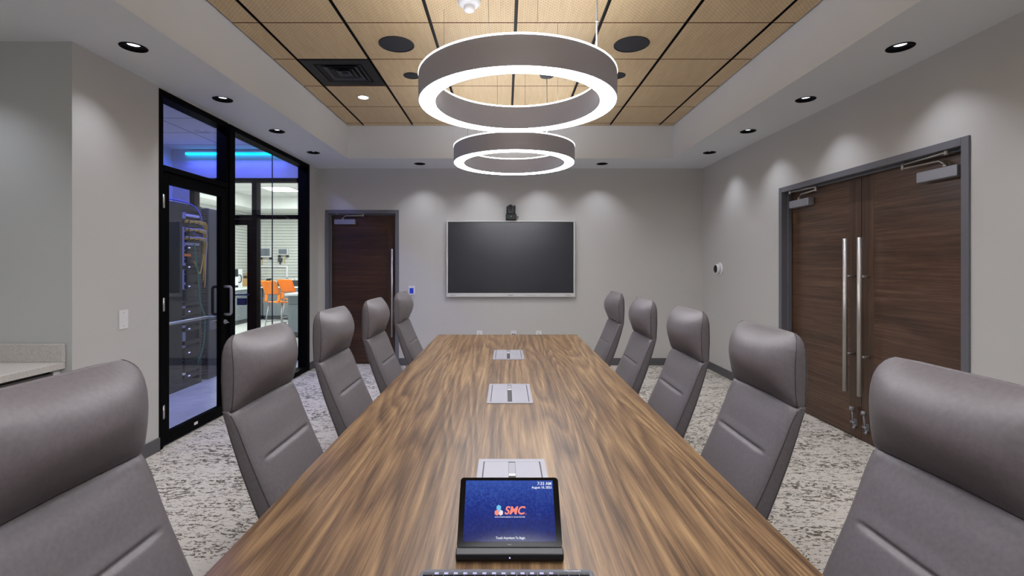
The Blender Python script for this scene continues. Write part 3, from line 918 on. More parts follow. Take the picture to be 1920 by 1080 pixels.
# counters
CZ = 0.84
def cab_run(name, label, x0, x1, y0, y1, facing, n):
    t = thing(name, label, 'cabinet', ((x0 + x1) / 2, (y0 + y1) / 2, 0))
    put(MB().box(x0, x1, y0, y1, 0.1, CZ - 0.04), 'body', 'labcab', t)
    k = 0.05
    if facing == 'y': put(MB().box(x0, x1, y0 + k, y1, 0, 0.1), 'toe_kick', 'base', t)
    else: put(MB().box(x0, x1 - k, y0, y1, 0, 0.1), 'toe_kick', 'base', t)
    for i in range(n):
        if facing == 'y':
            a = x0 + (x1 - x0) * i / n; b = x0 + (x1 - x0) * (i + 1) / n
            dr = put(MB().box(a + 0.004, b - 0.004, y0 - 0.018, y0, CZ - 0.2, CZ - 0.045), 'drawer', 'labcab', t)
            put(MB().box((a + b) / 2 - 0.07, (a + b) / 2 + 0.07, y0 - 0.04, y0 - 0.03, CZ - 0.125, CZ - 0.113).box((a + b) / 2 - 0.07, (a + b) / 2 - 0.06, y0 - 0.03, y0 - 0.018, CZ - 0.125, CZ - 0.113).box((a + b) / 2 + 0.06, (a + b) / 2 + 0.07, y0 - 0.03, y0 - 0.018, CZ - 0.125, CZ - 0.113), 'handle', 'steel', dr)
            dr = put(MB().box(a + 0.004, b - 0.004, y0 - 0.018, y0, 0.11, CZ - 0.21), 'door', 'labcab', t)
            s = 1 if i % 2 else -1
            hx = (a + 0.04) if i % 2 else (b - 0.04)
            put(MB().box(hx - 0.006, hx + 0.006, y0 - 0.04, y0 - 0.03, 0.42, 0.56).box(hx - 0.006, hx + 0.006, y0 - 0.03, y0 - 0.018, 0.42, 0.432).box(hx - 0.006, hx + 0.006, y0 - 0.03, y0 - 0.018, 0.548, 0.56), 'handle', 'steel', dr)
        else:
            a = y0 + (y1 - y0) * i / n; b = y0 + (y1 - y0) * (i + 1) / n
            dr = put(MB().box(x1, x1 + 0.018, a + 0.004, b - 0.004, CZ - 0.2, CZ - 0.045), 'drawer', 'labcab', t)
            put(MB().box(x1 + 0.018, x1 + 0.04, (a + b) / 2 - 0.07, (a + b) / 2 + 0.07, CZ - 0.125, CZ - 0.113), 'handle', 'steel', dr)
            dr = put(MB().box(x1, x1 + 0.018, a + 0.004, b - 0.004, 0.11, CZ - 0.21), 'door', 'labcab', t)
            hx = (a + 0.04) if i % 2 else (b - 0.04)
            put(MB().box(x1 + 0.018, x1 + 0.04, hx - 0.006, hx + 0.006, 0.42, 0.56), 'handle', 'steel', dr)
    return t
cab_run('base_cabinet', 'long grey base cabinet along far slatted lab wall', -6.1, -2.6, 12.16, 12.79, 'y', 7)
cab_run('base_cabinet', 'grey base cabinet along the left lab wall under the box', -6.79, -6.16, 8.6, 12.78, 'x', 8)
tag(put(MB().box(-6.79, -2.55, 12.12, 12.795, CZ - 0.04, CZ).box(-6.79, -6.12, 8.55, 12.119, CZ - 0.04, CZ), 'worktop', 'labtop', None, 0.004),
    'white worktop running round the lab corner', 'worktop')
isl = cab_run('kitchen_island', 'grey island cabinet in the lab right of the orange chairs', -4.12, -2.5, 9.15, 10.2, 'y', 2)
isl['category'] = 'cabinet'
tag(put(MB().box(-4.16, -2.45, 9.08, 10.24, CZ - 0.04, CZ), 'worktop', 'labtop', None, 0.004), 'white worktop on the grey lab island', 'worktop')

def lab_at(x, y, Y):   # point at depth Y that lies on that sight line, used to read off positions
    return ((x - 948) * Y / FOC, HC + (497 - y) * Y / FOC)
# orange counter stools
def stool():
    t = thing('counter_stool', 'orange plastic counter stool with steel legs, the nearer of two', 'stool', (0, 0, 0), 0, 'orange stools')
    SH = 0.66
    seat = MB()
    n = 8
    def sheet(mb, rows, th):
        """rows: list of lists of Vector; thickness th along given normals"""
        top = [[mb.bm.verts.new(p) for p, nn in r] for r in rows]
        bot = [[mb.bm.verts.new(p - nn * th) for p, nn in r] for r in rows]
        R, Q = len(rows), len(rows[0])
        for i in range(R - 1):
            for j in range(Q - 1):
                for L, fl in ((top, 0), (bot, 1)):
                    f = mb.bm.faces.new((L[i][j], L[i][j + 1], L[i + 1][j + 1], L[i + 1][j])); f.smooth = True
        for i in range(R - 1):
            mb.bm.faces.new((top[i][0], top[i + 1][0], bot[i + 1][0], bot[i][0]))
            mb.bm.faces.new((top[i][-1], top[i + 1][-1], bot[i + 1][-1], bot[i][-1]))
        for j in range(Q - 1):
            mb.bm.faces.new((top[0][j], top[0][j + 1], bot[0][j + 1], bot[0][j]))
            mb.bm.faces.new((top[-1][j], top[-1][j + 1], bot[-1][j + 1], bot[-1][j]))
    rows = []
    for i in range(9):
        u = i / 8
        x = 0.21 - 0.42 * u
        rows.append([(Vector((x, y * (0.21 + 0.01 * math.sin(PI * u)), SH + 0.012 * (y * y) - 0.02 * math.sin(PI * u) - (0.03 * (1 - u * 3) ** 2 if u < 0.33 else 0))), Vector((0, 0, 1))) for y in [k / 5 - 1 for k in range(11)]])
    sheet(seat, rows, 0.014)
    put(seat, 'seat', 'orange', t, local=True)
    back = MB()
    prof = [(-0.20, 0.0), (-0.225, 0.02), (-0.235, 0.05)]
    def bx(z): return -0.232 - 0.03 * math.sin(min(1, z / 0.22) * PI) * -0.6 - 0.10 * max(0, z - 0.2) / 0.22
    zs = [0.15, 0.19, 0.23, 0.27, 0.31, 0.35, 0.39, 0.42]
    rows = [[(Vector((bx(z) - 0.02 * (1 - y * y), y * (0.20 - 0.02 * (z > 0.4)), SH + z)), Vector((1, 0, 0))) for y in [k / 5 - 1 for k in range(11)]] for z in zs]
    sheet(back, rows, 0.012)
    for s in (-1, 1):
        zz = [0.0, 0.04, 0.08, 0.12, 0.155]
        rows = [[(Vector((bx(z), s * y, SH + z)), Vector((1, 0, 0))) for y in (0.13, 0.165, 0.2)] for z in zz]
        sheet(back, rows, 0.012)
    put(back, 'backrest', 'orange', t, local=True)
    for sx in (-1, 1):
        for sy in (-1, 1):
            put(MB().cyl((sx * 0.15, sy * 0.17, SH - 0.02), (sx * 0.24, sy * 0.22, 0), 0.011, 10), 'leg', 'chairsteel', t, local=True)
    fr = MB()
    for sy in (-1, 1): fr.cyl((-0.2, sy * 0.205, 0.26), (0.2, sy * 0.205, 0.26), 0.008, 8)
    fr.cyl((0.205, -0.205, 0.26), (0.205, 0.205, 0.26), 0.008, 8)
    put(fr, 'footrest', 'chairsteel', t, local=True)
    return t
st = stool()
st.location = (-4.45, 9.6, 0); st.rotation_euler = (0, 0, math.radians(68))
dup(st, (-4.50, 10.4, 0), math.radians(68), 'orange plastic counter stool behind the first, partly hidden by the island')

# things on the lab counters and wall
def wallbox(name, label, cat, x, y, wpx, hpx, m='tvframe', scr='monitor', d=0.08):
    X, Z = lab_at(x, y, LBY - 0.05)
    ww = wpx * LBY / FOC / 2; hh = hpx * LBY / FOC / 2
    t = thing(name, label, cat, (X, LBY - 0.04, Z - hh))
    put(MB().box(X - ww, X + ww, LBY - d, LBY - 0.005, Z - hh, Z + hh), 'housing', m, t, 0.008)
    put(MB().box(X - ww * 0.8, X + ww * 0.8, LBY - d - 0.004, LBY - d, Z - hh * 0.72, Z + hh * 0.72), 'screen', scr, t)
    for s in (-1, 1):
        put(MB().box(X + s * ww * 0.8 - 0.025, X + s * ww * 0.8 + 0.025, LBY - d + 0.01, LBY - 0.005, Z - hh - 0.05, Z - hh), 'bracket', 'black', t)
    return t
wallbox('wall_monitor', 'larger silver monitor mounted on slatted lab wall', 'monitor', 498, 473, 22, 19)
wallbox('wall_monitor', 'smaller silver monitor on slatted lab wall above the orange stools', 'monitor', 531, 472, 19, 13)
X, Z = lab_at(455, 481, LBY - 0.05)
t = thing('junction_box', 'black box on slatted wall with teal and yellow cables', 'box', (X, LBY - 0.05, Z - 0.1))
put(MB().box(X - 0.07, X + 0.07, LBY - 0.09, LBY - 0.005, Z - 0.08, Z + 0.08), 'housing', 'darkgrey', t, 0.006)
put(MB().tube(smooth_path([(X + 0.07, LBY - 0.05, Z - 0.04), (X + 0.16, LBY - 0.06, Z - 0.02), (X + 0.14, LBY - 0.06, Z - 0.15), (X + 0.0, LBY - 0.06, Z - 0.27)]), 0.012, 8), 'cable', 'teal', t)
put(MB().tube(smooth_path([(X + 0.06, LBY - 0.07, Z - 0.07), (X + 0.13, LBY - 0.07, Z - 0.10), (X + 0.10, LBY - 0.07, Z - 0.2), (X + 0.03, LBY - 0.07, Z - 0.25)]), 0.014, 8), 'cable', 'yellow', t)
X, Z = lab_at(525, 487, LBY - 0.05)
tag(put(MB().box(X - 0.05, X + 0.05, LBY - 0.08, LBY - 0.005, Z - 0.05, Z + 0.05).tube([(X, LBY - 0.04, Z - 0.05), (X, LBY - 0.04, Z - 0.12)], 0.02, 8), 'wall_camera', 'darkgrey', None, 0.01), 'tiny dark device on slatted wall under the smaller monitor', 'device')
for (px, y0, y1) in ((493, 484, 497), (535, 480, 495)):
    X, Z = lab_at(px, y0, LBY - 0.03); X2, Z2 = lab_at(px - 1, y1, LBY - 0.03)
    cable('yellow_cable', 'thin yellow cable hanging under the %s wall monitor' % ('larger' if px < 500 else 'smaller'), 'cable', [(X, LBY - 0.03, Z), ((X + X2) / 2 - 0.01, LBY - 0.03, (Z + Z2) / 2), (X2, LBY - 0.03, Z2)], 0.008, 'yellow')
Xa, Za = lab_at(471, 498.5, LBY - 0.03); Xb, Zb = lab_at(538, 498.5, LBY - 0.03); _, Zc = lab_at(538, 520, LBY - 0.03)
tag(put(MB().box(Xa, Xb + 0.03, LBY - 0.05, LBY - 0.004, Za - 0.03, Za + 0.01).box(Xb - 0.01, Xb + 0.03, LBY - 0.05, LBY - 0.004, Zc, Za - 0.03), 'cable_raceway', 'white'), 'white cable raceway across the slatted lab wall', 'raceway')
# box, laptop, tray
bx, by = -5.98, 11.6
X, _ = lab_at(459, 520, 12.2)
t = thing('cardboard_box', 'brown cardboard box on the lab counter', 'box', (X, 12.4, CZ))
put(MB().box(X - 0.14, X + 0.14, 12.3, 12.6, CZ, CZ + 0.2).box(X - 0.14, X + 0.14, 12.5, 12.6, CZ + 0.2, CZ + 0.34), 'carton', 'card', t)
put(MB().box(X - 0.12, X + 0.12, 12.36, 12.49, CZ + 0.2, CZ + 0.26), 'contents', 'darkgrey', t)
X, _ = lab_at(444, 520, 11.6)
t = thing('printer', 'black and white device with handle left of the cardboard box', 'device', (X, 11.7, CZ))
put(MB().box(X - 0.07, X + 0.03, 11.6, 11.8, CZ, CZ + 0.44), 'body', 'white', t, 0.01)
put(MB().box(X - 0.075, X + 0.035, 11.59, 11.6, CZ + 0.26, CZ + 0.44).box(X - 0.075, X + 0.035, 11.59, 11.6, CZ, CZ + 0.05), 'face_panel', 'black', t, 0.004)
put(MB().tube(smooth_path([(X + 0.03, 11.62, CZ + 0.30), (X + 0.09, 11.62, CZ + 0.28), (X + 0.09, 11.62, CZ + 0.14), (X + 0.03, 11.62, CZ + 0.12)]), 0.012, 8), 'handle', 'black', t)
X, _ = lab_at(493, 530, 12.3)
t = thing('laptop', 'open black laptop on the far lab counter', 'laptop', (X, 12.35, CZ))
put(MB().box(X - 0.16, X + 0.06, 12.22, 12.45, CZ, CZ + 0.018), 'keyboard_base', 'black', t)
mb = MB().box(-0.006, 0.006, -0.12, 0.12, 0, 0.2); mb.xf(Matrix.Translation((X + 0.05, 12.335, CZ + 0.016)) @ Matrix.Rotation(math.radians(28), 4, 'Y'))
put(mb, 'lid', 'black', t)
X, _ = lab_at(543, 530, 12.3)
tag(put(MB().box(X - 0.29, X + 0.40, 12.25, 12.7, CZ, CZ + 0.15), 'storage_tray', 'darkgrey', None, 0.005), 'long dark tray on the far lab counter behind the stools', 'tray')
for i, dx in enumerate((-0.12, 0.05, 0.22)):
    mb = MB().prism([(X + dx - 0.08, 12.3), (X + dx + 0.07, 12.28), (X + dx + 0.10, 12.5), (X + dx - 0.02, 12.56)], CZ + 0.151, CZ + 0.18 + 0.015 * i)
    tag(put(mb, 'paper_stack', 'paper'), ['small pile of white paper at left end of the dark tray', 'white paper pile at the middle of the dark tray', 'tallest white paper pile on the dark tray'][i], 'paper')

# ------------------------------------------------------------------ counter in the recess
CTZ = 0.806
t = thing('base_cabinet', 'dark grey cabinet under the speckled counter at the left edge', 'cabinet', (-3.0, 1.9, 0))
put(MB().box(RX + 0.01, -2.66, 0.3, 2.86, 0.1, CTZ - 0.05), 'body', 'cab', t)
put(MB().box(RX + 0.01, -2.72, 0.3, 2.86, 0.0, 0.1), 'toe_kick', 'base', t)
put(MB().box(-2.66, -2.64, 2.82, 2.86, 0.1, CTZ - 0.05), 'filler_strip', 'white', t)
for i in range(4):
    a = 0.3 + i * 0.63
    dr = put(MB().box(-2.66, -2.642, a + 0.003, a + 0.627, CTZ - 0.21, CTZ - 0.06), 'drawer', 'cab', t, 0.002)
    dr = put(MB().box(-2.66, -2.642, a + 0.003, a + 0.627, 0.11, CTZ - 0.216), 'door', 'cab', t, 0.002)
t = thing('worktop', 'pale speckled worktop with upstand in the left recess', 'worktop', (-3.0, 1.9, CTZ - 0.04))
put(MB().box(RX + 0.005, -2.607, 0.28, 2.86, CTZ - 0.04, CTZ), 'slab', 'counter', t, 0.003)
put(MB().box(RX + 0.005, -2.607, 2.835, 2.862, CTZ, CTZ + 0.107), 'backsplash', 'counter', t, 0.002)

# ------------------------------------------------------------------ downlights
def downlight_proto():
    t = thing('downlight', 'x', 'ceiling light', (0, 0, ZS), 0, 'black recessed downlights round the soffit')
    put(MB().lathe([(0.052, 0.0), (0.072, -0.004), (0.074, -0.001), (0.062, -0.0005), (0.060, 0.06), (0.056, 0.06)], (0, 0, 0), 40, True), 'trim_ring', 'blackmetal', t, local=True)
    put(MB().lathe([(0.056, 0.055), (0.042, 0.105), (0.0, 0.105), (0.0, 0.11), (0.046, 0.11), (0.060, 0.06)], (0, 0, 0), 40, True, closed=True), 'reflector', 'black', t, local=True)
    put(MB().lathe([(0.0, 0.014), (0.034, 0.018), (0.036, 0.045), (0.0, 0.050)], (0, 0, 0), 24, True, closed=False), 'lens', 'lens', t, local=True)
    ld = bpy.data.lights.new('bulb', 'SPOT'); ld.energy = DOWN_W; ld.spot_size = math.radians(98); ld.spot_blend = 0.9
    ld.shadow_soft_size = 0.006; ld.color = lin((240, 243, 255))[:3]
    lo = bpy.data.objects.new('bulb', ld); C.objects.link(lo); lo.location = (0, 0, 0.006); lo.parent = t
    return t
dp = downlight_proto()
first = True
ordw = ['farthest', 'second farthest', 'third farthest', 'fourth farthest', 'fifth farthest', 'sixth farthest']
lst = [(-3.05, 2.47, 'black recessed downlight over the speckled counter, by the accent wall'), (-3.05, 1.5, 'unseen black recessed downlight added over the speckled counter, nearer the camera')]  # both out of view; the nearer one added to brighten the accent wall
for i, (x, y) in enumerate(dl_left):
    lst.append((x, y, 'black recessed downlight in the left soffit, %s from the camera' % ordw[i]))
for i, (x, y) in enumerate(dl_right):
    lst.append((x, y, 'black recessed downlight in the right soffit, %s from the camera' % ordw[i]))
for i, (x, y) in enumerate(dl_back):
    lst.append((x, y, 'black recessed downlight in the back soffit, ' + ['left of both rings', 'left one behind the far ring', 'right one behind the far ring', 'right of both rings'][i]))
for x, y, lab in lst:
    if first:
        dp.location = (x, y, ZS); dp['label'] = lab; first = False
    else:
        dup(dp, (x, y, ZS), None, lab)

# ------------------------------------------------------------------ ring pendants
def ring_light(cx, cy, zb, cords, cord, label):
    t = thing('ring_pendant_light', label, 'pendant light', (cx, cy, zb), 0, 'ring pendants over the table')
    R0, R1, h = 0.605, 0.500, 0.155
    n = 128
    band = MB()
    band.lathe([(R0, 0.0), (R0, h), (R0 - 0.006, h), (R0 - 0.006, 0.0)], (cx, cy, zb), n, False)
    band.lathe([(R1, 0.0), (R1 + 0.006, 0.0), (R1 + 0.006, h), (R1, h)], (cx, cy, zb), n, False)
    band.lathe([(R0 - 0.006, 0.07), (R1 + 0.006, 0.07), (R1 + 0.006, 0.09), (R0 - 0.006, 0.09)], (cx, cy, zb), n, False)
    b = put(band, 'metal_band', 'ring', t)
    for f in b.data.polygons: f.use_smooth = True
    b.data.set_sharp_from_angle(angle=math.radians(30))
    put(MB().lathe([(R0 - 0.0065, -0.002), (R0 - 0.0065, 0.012), (R1 + 0.0065, 0.012), (R1 + 0.0065, -0.002)], (cx, cy, zb), n, False), 'lower_diffuser', 'ringglow', t)
    put(MB().lathe([(R0 + 0.001, h + 0.0005), (R0 + 0.001, h + 0.009), (R1 - 0.001, h + 0.009), (R1 - 0.001, h + 0.0005)], (cx, cy, zb), n, False), 'upper_diffuser', 'ringup', t)
    for dx, dy in cords:
        put(MB().cyl((cx + dx, cy + dy, zb + h), (cx + dx, cy + dy, ZC), 0.0011, 6), 'suspension_wire', 'wire', t)
    dx, dy = cord
    put(MB().tube([(cx + dx, cy + dy, zb + h), (cx + dx + 0.003, cy + dy, zb + 0.4), (cx + dx, cy + dy, ZC)], 0.0045, 10)
        .cyl((cx + dx, cy + dy, zb + h), (cx + dx, cy + dy, zb + h + 0.03), 0.008, 12)
        .cyl((cx + dx + 0.003, cy + dy, zb + 0.33), (cx + dx + 0.003, cy + dy, zb + 0.34), 0.008, 10), 'power_cord', 'cord', t)
    put(MB().lathe([(0, -0.02), (0.06, -0.018), (0.065, 0), (0, 0)], (cx + dx, cy + dy, ZC), 28, True, closed=False), 'canopy', 'darkgrey', t)
    return t
wires = [(-0.49, 0.27), (-0.16, -0.53), (0.09, -0.545), (0.3, 0.465)]
ring_light(0.073, 2.996, HC + 0.990, wires, (0.42, -0.375), 'large glowing ring pendant nearer the camera')
ring_light(0.085, 4.86, HC + 1.02, wires, (0.29, -0.47), 'glowing ring pendant at the far end of the table')
ring_light(0.073, 1.13, HC + 0.990, wires, (0.42, -0.375), 'unseen glowing ring pendant added above the tablet and keyboard')  # out of view, added to brighten the foreground
ring_light(0.073, -0.73, HC + 0.990, wires, (0.42, -0.375), 'unseen glowing ring pendant added above the near end of the table')  # behind the camera, another ring put in for foreground light

# ------------------------------------------------------------------ ceiling fittings
def grille(x, y, r, lab):
    t = thing('ceiling_speaker', lab, 'ceiling speaker', (x, y, ZC - 0.012), 0, 'round black ceiling speakers')
    put(MB().lathe([(r * 0.93, -0.008), (r, -0.006), (r, 0), (r * 0.93, 0)], (x, y, ZC), 48, True), 'rim', 'grille', t)
    put(MB().lathe([(0, -0.006), (r * 0.93, -0.004), (r * 0.93, 0), (0, 0)], (x, y, ZC), 48, False, closed=False), 'grille', 'grille', t)
grille(-0.855, 3.785, 0.137, 'large round black ceiling speaker left of the near ring')
grille(0.987, 3.785, 0.137, 'large round black ceiling speaker right of the near ring')
grille(-0.858, 4.41, 0.073, 'small round black ceiling speaker left of the near ring')
grille(1.02, 4.41, 0.073, 'small round black ceiling speaker right of the near ring')
t = thing('ceiling_downlight', 'small lit white downlight in the wood tile behind the vent', 'ceiling light', (-1.47, 4.985, ZC - 0.01))
put(MB().lathe([(0.048, -0.002), (0.062, -0.004), (0.062, 0), (0.048, 0)], (-1.47, 4.985, ZC), 32, True), 'trim_ring', 'white', t)
put(MB().lathe([(0, -0.003), (0.048, -0.003), (0.048, 0), (0, 0)], (-1.47, 4.985, ZC), 32, False, closed=False), 'lens', 'lit', t)

vx0, vx1, vy0, vy1 = -1.757 + 0.012, -1.148 - 0.012, 4.0596 + 0.006, 4.669 - 0.006
t = thing('air_vent', 'square black louvred air vent in the wood ceiling', 'air vent', ((vx0 + vx1) / 2, (vy0 + vy1) / 2, ZC - 0.02))
cxv, cyv = (vx0 + vx1) / 2, (vy0 + vy1) / 2
def sqring(mb, h0, h1, z0, z1, zi0=None):
    for a in range(4):
        c, s = [(1, 0), (0, 1), (-1, 0), (0, -1)][a]
        def q(h, w, z):
            return (cxv + c * h - s * w, cyv + s * h + c * w, z)
        zi = z0 if zi0 is None else zi0
        vs = [q(h1, -h1, z0), q(h1, h1, z0), q(h0, h0, zi), q(h0, -h0, zi)]
        vt = [q(h1, -h1, z0 + z1), q(h1, h1, z0 + z1), q(h0, h0, zi + z1), q(h0, -h0, zi + z1)]
        v = [mb.bm.verts.new(p) for p in vs]; u = [mb.bm.verts.new(p) for p in vt]
        mb.bm.faces.new(v); mb.bm.faces.new(list(reversed(u)))
        for i in range(4):
            j = (i + 1) % 4
            mb.bm.faces.new((v[i], v[j], u[j], u[i]))
mb = MB(); sqring(mb, 0.205, 0.292, ZC - 0.002, 0.01)
put(mb, 'frame', 'black', t)
put(MB().box(cxv - 0.21, cxv + 0.21, cyv - 0.21, cyv + 0.21, ZC + 0.012, ZC + 0.018), 'backing', 'black', t)
for i in range(4):
    h1 = 0.195 - i * 0.045
    mb = MB(); sqring(mb, h1 - 0.03, h1, ZC - 0.004, 0.003, ZC + 0.008)
    put(mb, 'louvre', 'darkgrey' if i % 2 else 'black', t)
t = thing('smoke_detector', 'white smoke detector on the wood ceiling above the near ring', 'smoke detector', (-0.24, 3.17, ZC - 0.06))
put(MB().lathe([(0, 0), (0.075, 0), (0.075, -0.012), (0.06, -0.028), (0.035, -0.034), (0, -0.034)], (-0.24, 3.17, ZC), 36, True, closed=False), 'housing', 'white', t)
put(MB().lathe([(0.034, -0.034), (0.037, -0.05), (0.034, -0.062), (0.02, -0.067), (0, -0.067), (0, -0.034)], (-0.24, 3.17, ZC), 28, True, closed=False), 'sensor', 'white', t)

# ------------------------------------------------------------------ wall mounted things
def plate(name, lab, cat, c, hw, hh, axis, m='white'):
    t = thing(name, lab, cat, c)
    return t
# display
tx0, tx1, tz0, tz1 = -0.806, 0.946, 0.945, 1.986
t = thing('wall_display', 'large dark interactive display with thin pale frame on the back wall', 'display', (0.07, YB - 0.03, tz0))
fw = 0.022
f = MB()
f.box(tx0, tx1, YB - 0.075, YB - 0.02, tz0, tz0 + 0.052).box(tx0, tx1, YB - 0.075, YB - 0.02, tz1 - fw, tz1)
f.box(tx0, tx0 + fw, YB - 0.075, YB - 0.02, tz0 + 0.052, tz1 - fw).box(tx1 - fw, tx1, YB - 0.075, YB - 0.02, tz0 + 0.052, tz1 - fw)
put(f, 'bezel', 'tvframe', t, 0.004)
put(MB().box(tx0 + fw, tx1 - fw, YB - 0.068, YB - 0.022, tz0 + 0.052, tz1 - fw).box(tx0 + 0.1, tx1 - 0.1, YB - 0.022, YB, tz0 + 0.2, tz1 - 0.2), 'inner_border', 'black', t)
put(MB().box(tx0 + fw + 0.006, tx1 - fw - 0.006, YB - 0.0695, YB - 0.068, tz0 + 0.058, tz1 - fw - 0.006), 'screen', 'screen_off', t)
bt = MB()
for k in range(5): bt.cyl((0.47 + k * 0.029, YB - 0.075, tz0 + 0.022), (0.47 + k * 0.029, YB - 0.077, tz0 + 0.022), 0.005, 12)
bt.box(0.03, 0.10, YB - 0.0765, YB - 0.075, tz0 + 0.020, tz0 + 0.026).box(0.26, 0.42, YB - 0.0765, YB - 0.075, tz0 + 0.020, tz0 + 0.023).box(-0.75, -0.68, YB - 0.0765, YB - 0.075, tz0 + 0.020, tz0 + 0.024).box(0.82, 0.88, YB - 0.0765, YB - 0.075, tz0 + 0.020, tz0 + 0.024)
put(bt, 'control_buttons', 'print', t)
for xx, s in ((tx0, -1), (tx1, 1)):
    put(MB().box(xx, xx + s * 0.008, YB - 0.065, YB - 0.03, 1.42, 1.60), 'side_grip', 'tvframe', t, 0.002)
# conference camera
cx, cz = 0.075, tz1
t = thing('conference_camera', 'black pan tilt camera standing on top of the wall display', 'camera', (cx, YB - 0.06, cz))
put(MB().box(cx - 0.073, cx + 0.073, YB - 0.12, YB - 0.001, cz + 0.001, cz + 0.085), 'camera_base', 'black', t, 0.01)
put(MB().box(cx - 0.064, cx - 0.040, YB - 0.105, YB - 0.03, cz + 0.085, cz + 0.19).box(cx + 0.030, cx + 0.060, YB - 0.105, YB - 0.03, cz + 0.085, cz + 0.20).box(cx - 0.064, cx + 0.06, YB - 0.105, YB - 0.03, cz + 0.085, cz + 0.098), 'yoke', 'black', t, 0.006)
put(MB().cyl((cx - 0.01, YB - 0.135, cz + 0.168), (cx - 0.01, YB - 0.03, cz + 0.172), 0.040, 28), 'camera_head', 'darkgrey', t)
put(MB().cyl((cx - 0.01, YB - 0.142, cz + 0.168), (cx - 0.01, YB - 0.135, cz + 0.168), 0.028, 24), 'lens', 'tablet', t)
put(MB().cyl((cx, YB - 0.123, cz + 0.05), (cx, YB - 0.12, cz + 0.05), 0.006, 12), 'status_light', 'greenled', t)
put(MB().tube(smooth_path([(cx + 0.07, YB - 0.05, cz + 0.04), (cx + 0.095, YB - 0.05, cz + 0.055), (cx + 0.09, YB - 0.03, cz + 0.03), (cx + 0.07, YB - 0.02, cz + 0.02)]), 0.004, 8), 'cable', 'black', t)
# keypad
kx = -176 * YB / FOC + 0.0; kz = HC - 48 * YB / FOC
t = thing('wall_keypad', 'small white wall keypad with blue screen beside the dark door', 'keypad', (kx, YB - 0.01, kz - 0.065))
put(MB().box(kx - 0.044, kx + 0.044, YB - 0.014, YB - 0.0005, kz - 0.063, kz + 0.063), 'faceplate', 'white', t, 0.004)
put(MB().box(kx - 0.026, kx + 0.026, YB - 0.017, YB - 0.014, kz - 0.036, kz + 0.036), 'screen', 'keypadscreen', t)
# outlets on the back wall
for i, px in enumerate((899, 963, 1010)):
    x = (px - 948) * YB / FOC
    zc = HC - 131 * YB / FOC + 0.0 - 0.0
    zt_ = HC - (620 - 497) * YB / FOC
    t = thing('wall_outlet', ['left white socket plate low under the display', 'middle plate with dark ports low under the display', 'right white socket plate low under the display'][i], 'wall outlet', (x, YB - 0.01, zt_ - 0.12))
    put(MB().box(x - 0.037, x + 0.037, YB - 0.008, YB - 0.0005, zt_ - 0.12, zt_), 'cover_plate', 'white', t, 0.002)
    if i == 1:
        for s in (-1, 1): put(MB().box(x + s * 0.014 - 0.009, x + s * 0.014 + 0.009, YB - 0.011, YB - 0.008, zt_ - 0.07, zt_ - 0.04), 'port', 'bluetape', t)
    else:
        for zz in (0.04, 0.085): put(MB().box(x - 0.014, x + 0.014, YB - 0.010, YB - 0.008, zt_ - zz - 0.012, zt_ - zz + 0.012), 'socket', 'tvframe', t)
# blank switch plate on the left wall
t = thing('wall_plate', 'white blank cover plate on left wall before the glass door', 'wall plate', (XL, 3.245, 0.95))
put(MB().box(XL + 0.0005, XL + 0.007, 3.207, 3.283, 0.95, 1.075), 'cover_plate', 'white', t, 0.002)
for z in (0.968, 1.057): put(MB().cyl((XL + 0.007, 3.245, z), (XL + 0.0085, 3.245, z), 0.003, 10), 'screw', 'alu', t)
# thermostat-like sensor on the right wall
ty, tzc = 6.08, 1.33
t = thing('wall_sensor', 'round white wall sensor with black centre on right wall', 'sensor', (XR, ty, tzc - 0.08))
put(MB().lathe([(0, -0.0005), (0.083, -0.0005), (0.083, -0.010), (0.072, -0.018), (0, -0.018)], (XR, ty, tzc), 36, True, closed=False, axis='x'), 'base_plate', 'white', t)
put(MB().lathe([(0, -0.018), (0.06, -0.018), (0.063, -0.05), (0.058, -0.062), (0, -0.062)], (XR, ty, tzc), 36, True, closed=False, axis='x'), 'housing', 'white', t)
put(MB().lathe([(0, -0.062), (0.050, -0.062), (0.046, -0.066), (0, -0.067)], (XR, ty, tzc), 32, True, closed=False, axis='x'), 'black_face', 'black', t)

# ------------------------------------------------------------------ conference table
TX0, TX1, TY0, TY1, TZ = -0.621, 0.655, -0.55, 4.43, 0.74
t = thing('conference_table', 'long walnut conference table', 'table', (0.017, 2.0, 0))
put(MB().box(TX0, TX1, TY0, TY1, TZ - 0.038, TZ), 'tabletop', 'table', t, 0.002)
for yy in (0.35, 3.55):
    put(MB().box(-0.15, 0.18, yy - 0.45, yy + 0.45, 0.04, TZ - 0.038).box(-0.17, 0.20, yy - 0.47, yy + 0.47, 0, 0.04), 'pedestal', 'door_y', t, 0.003)
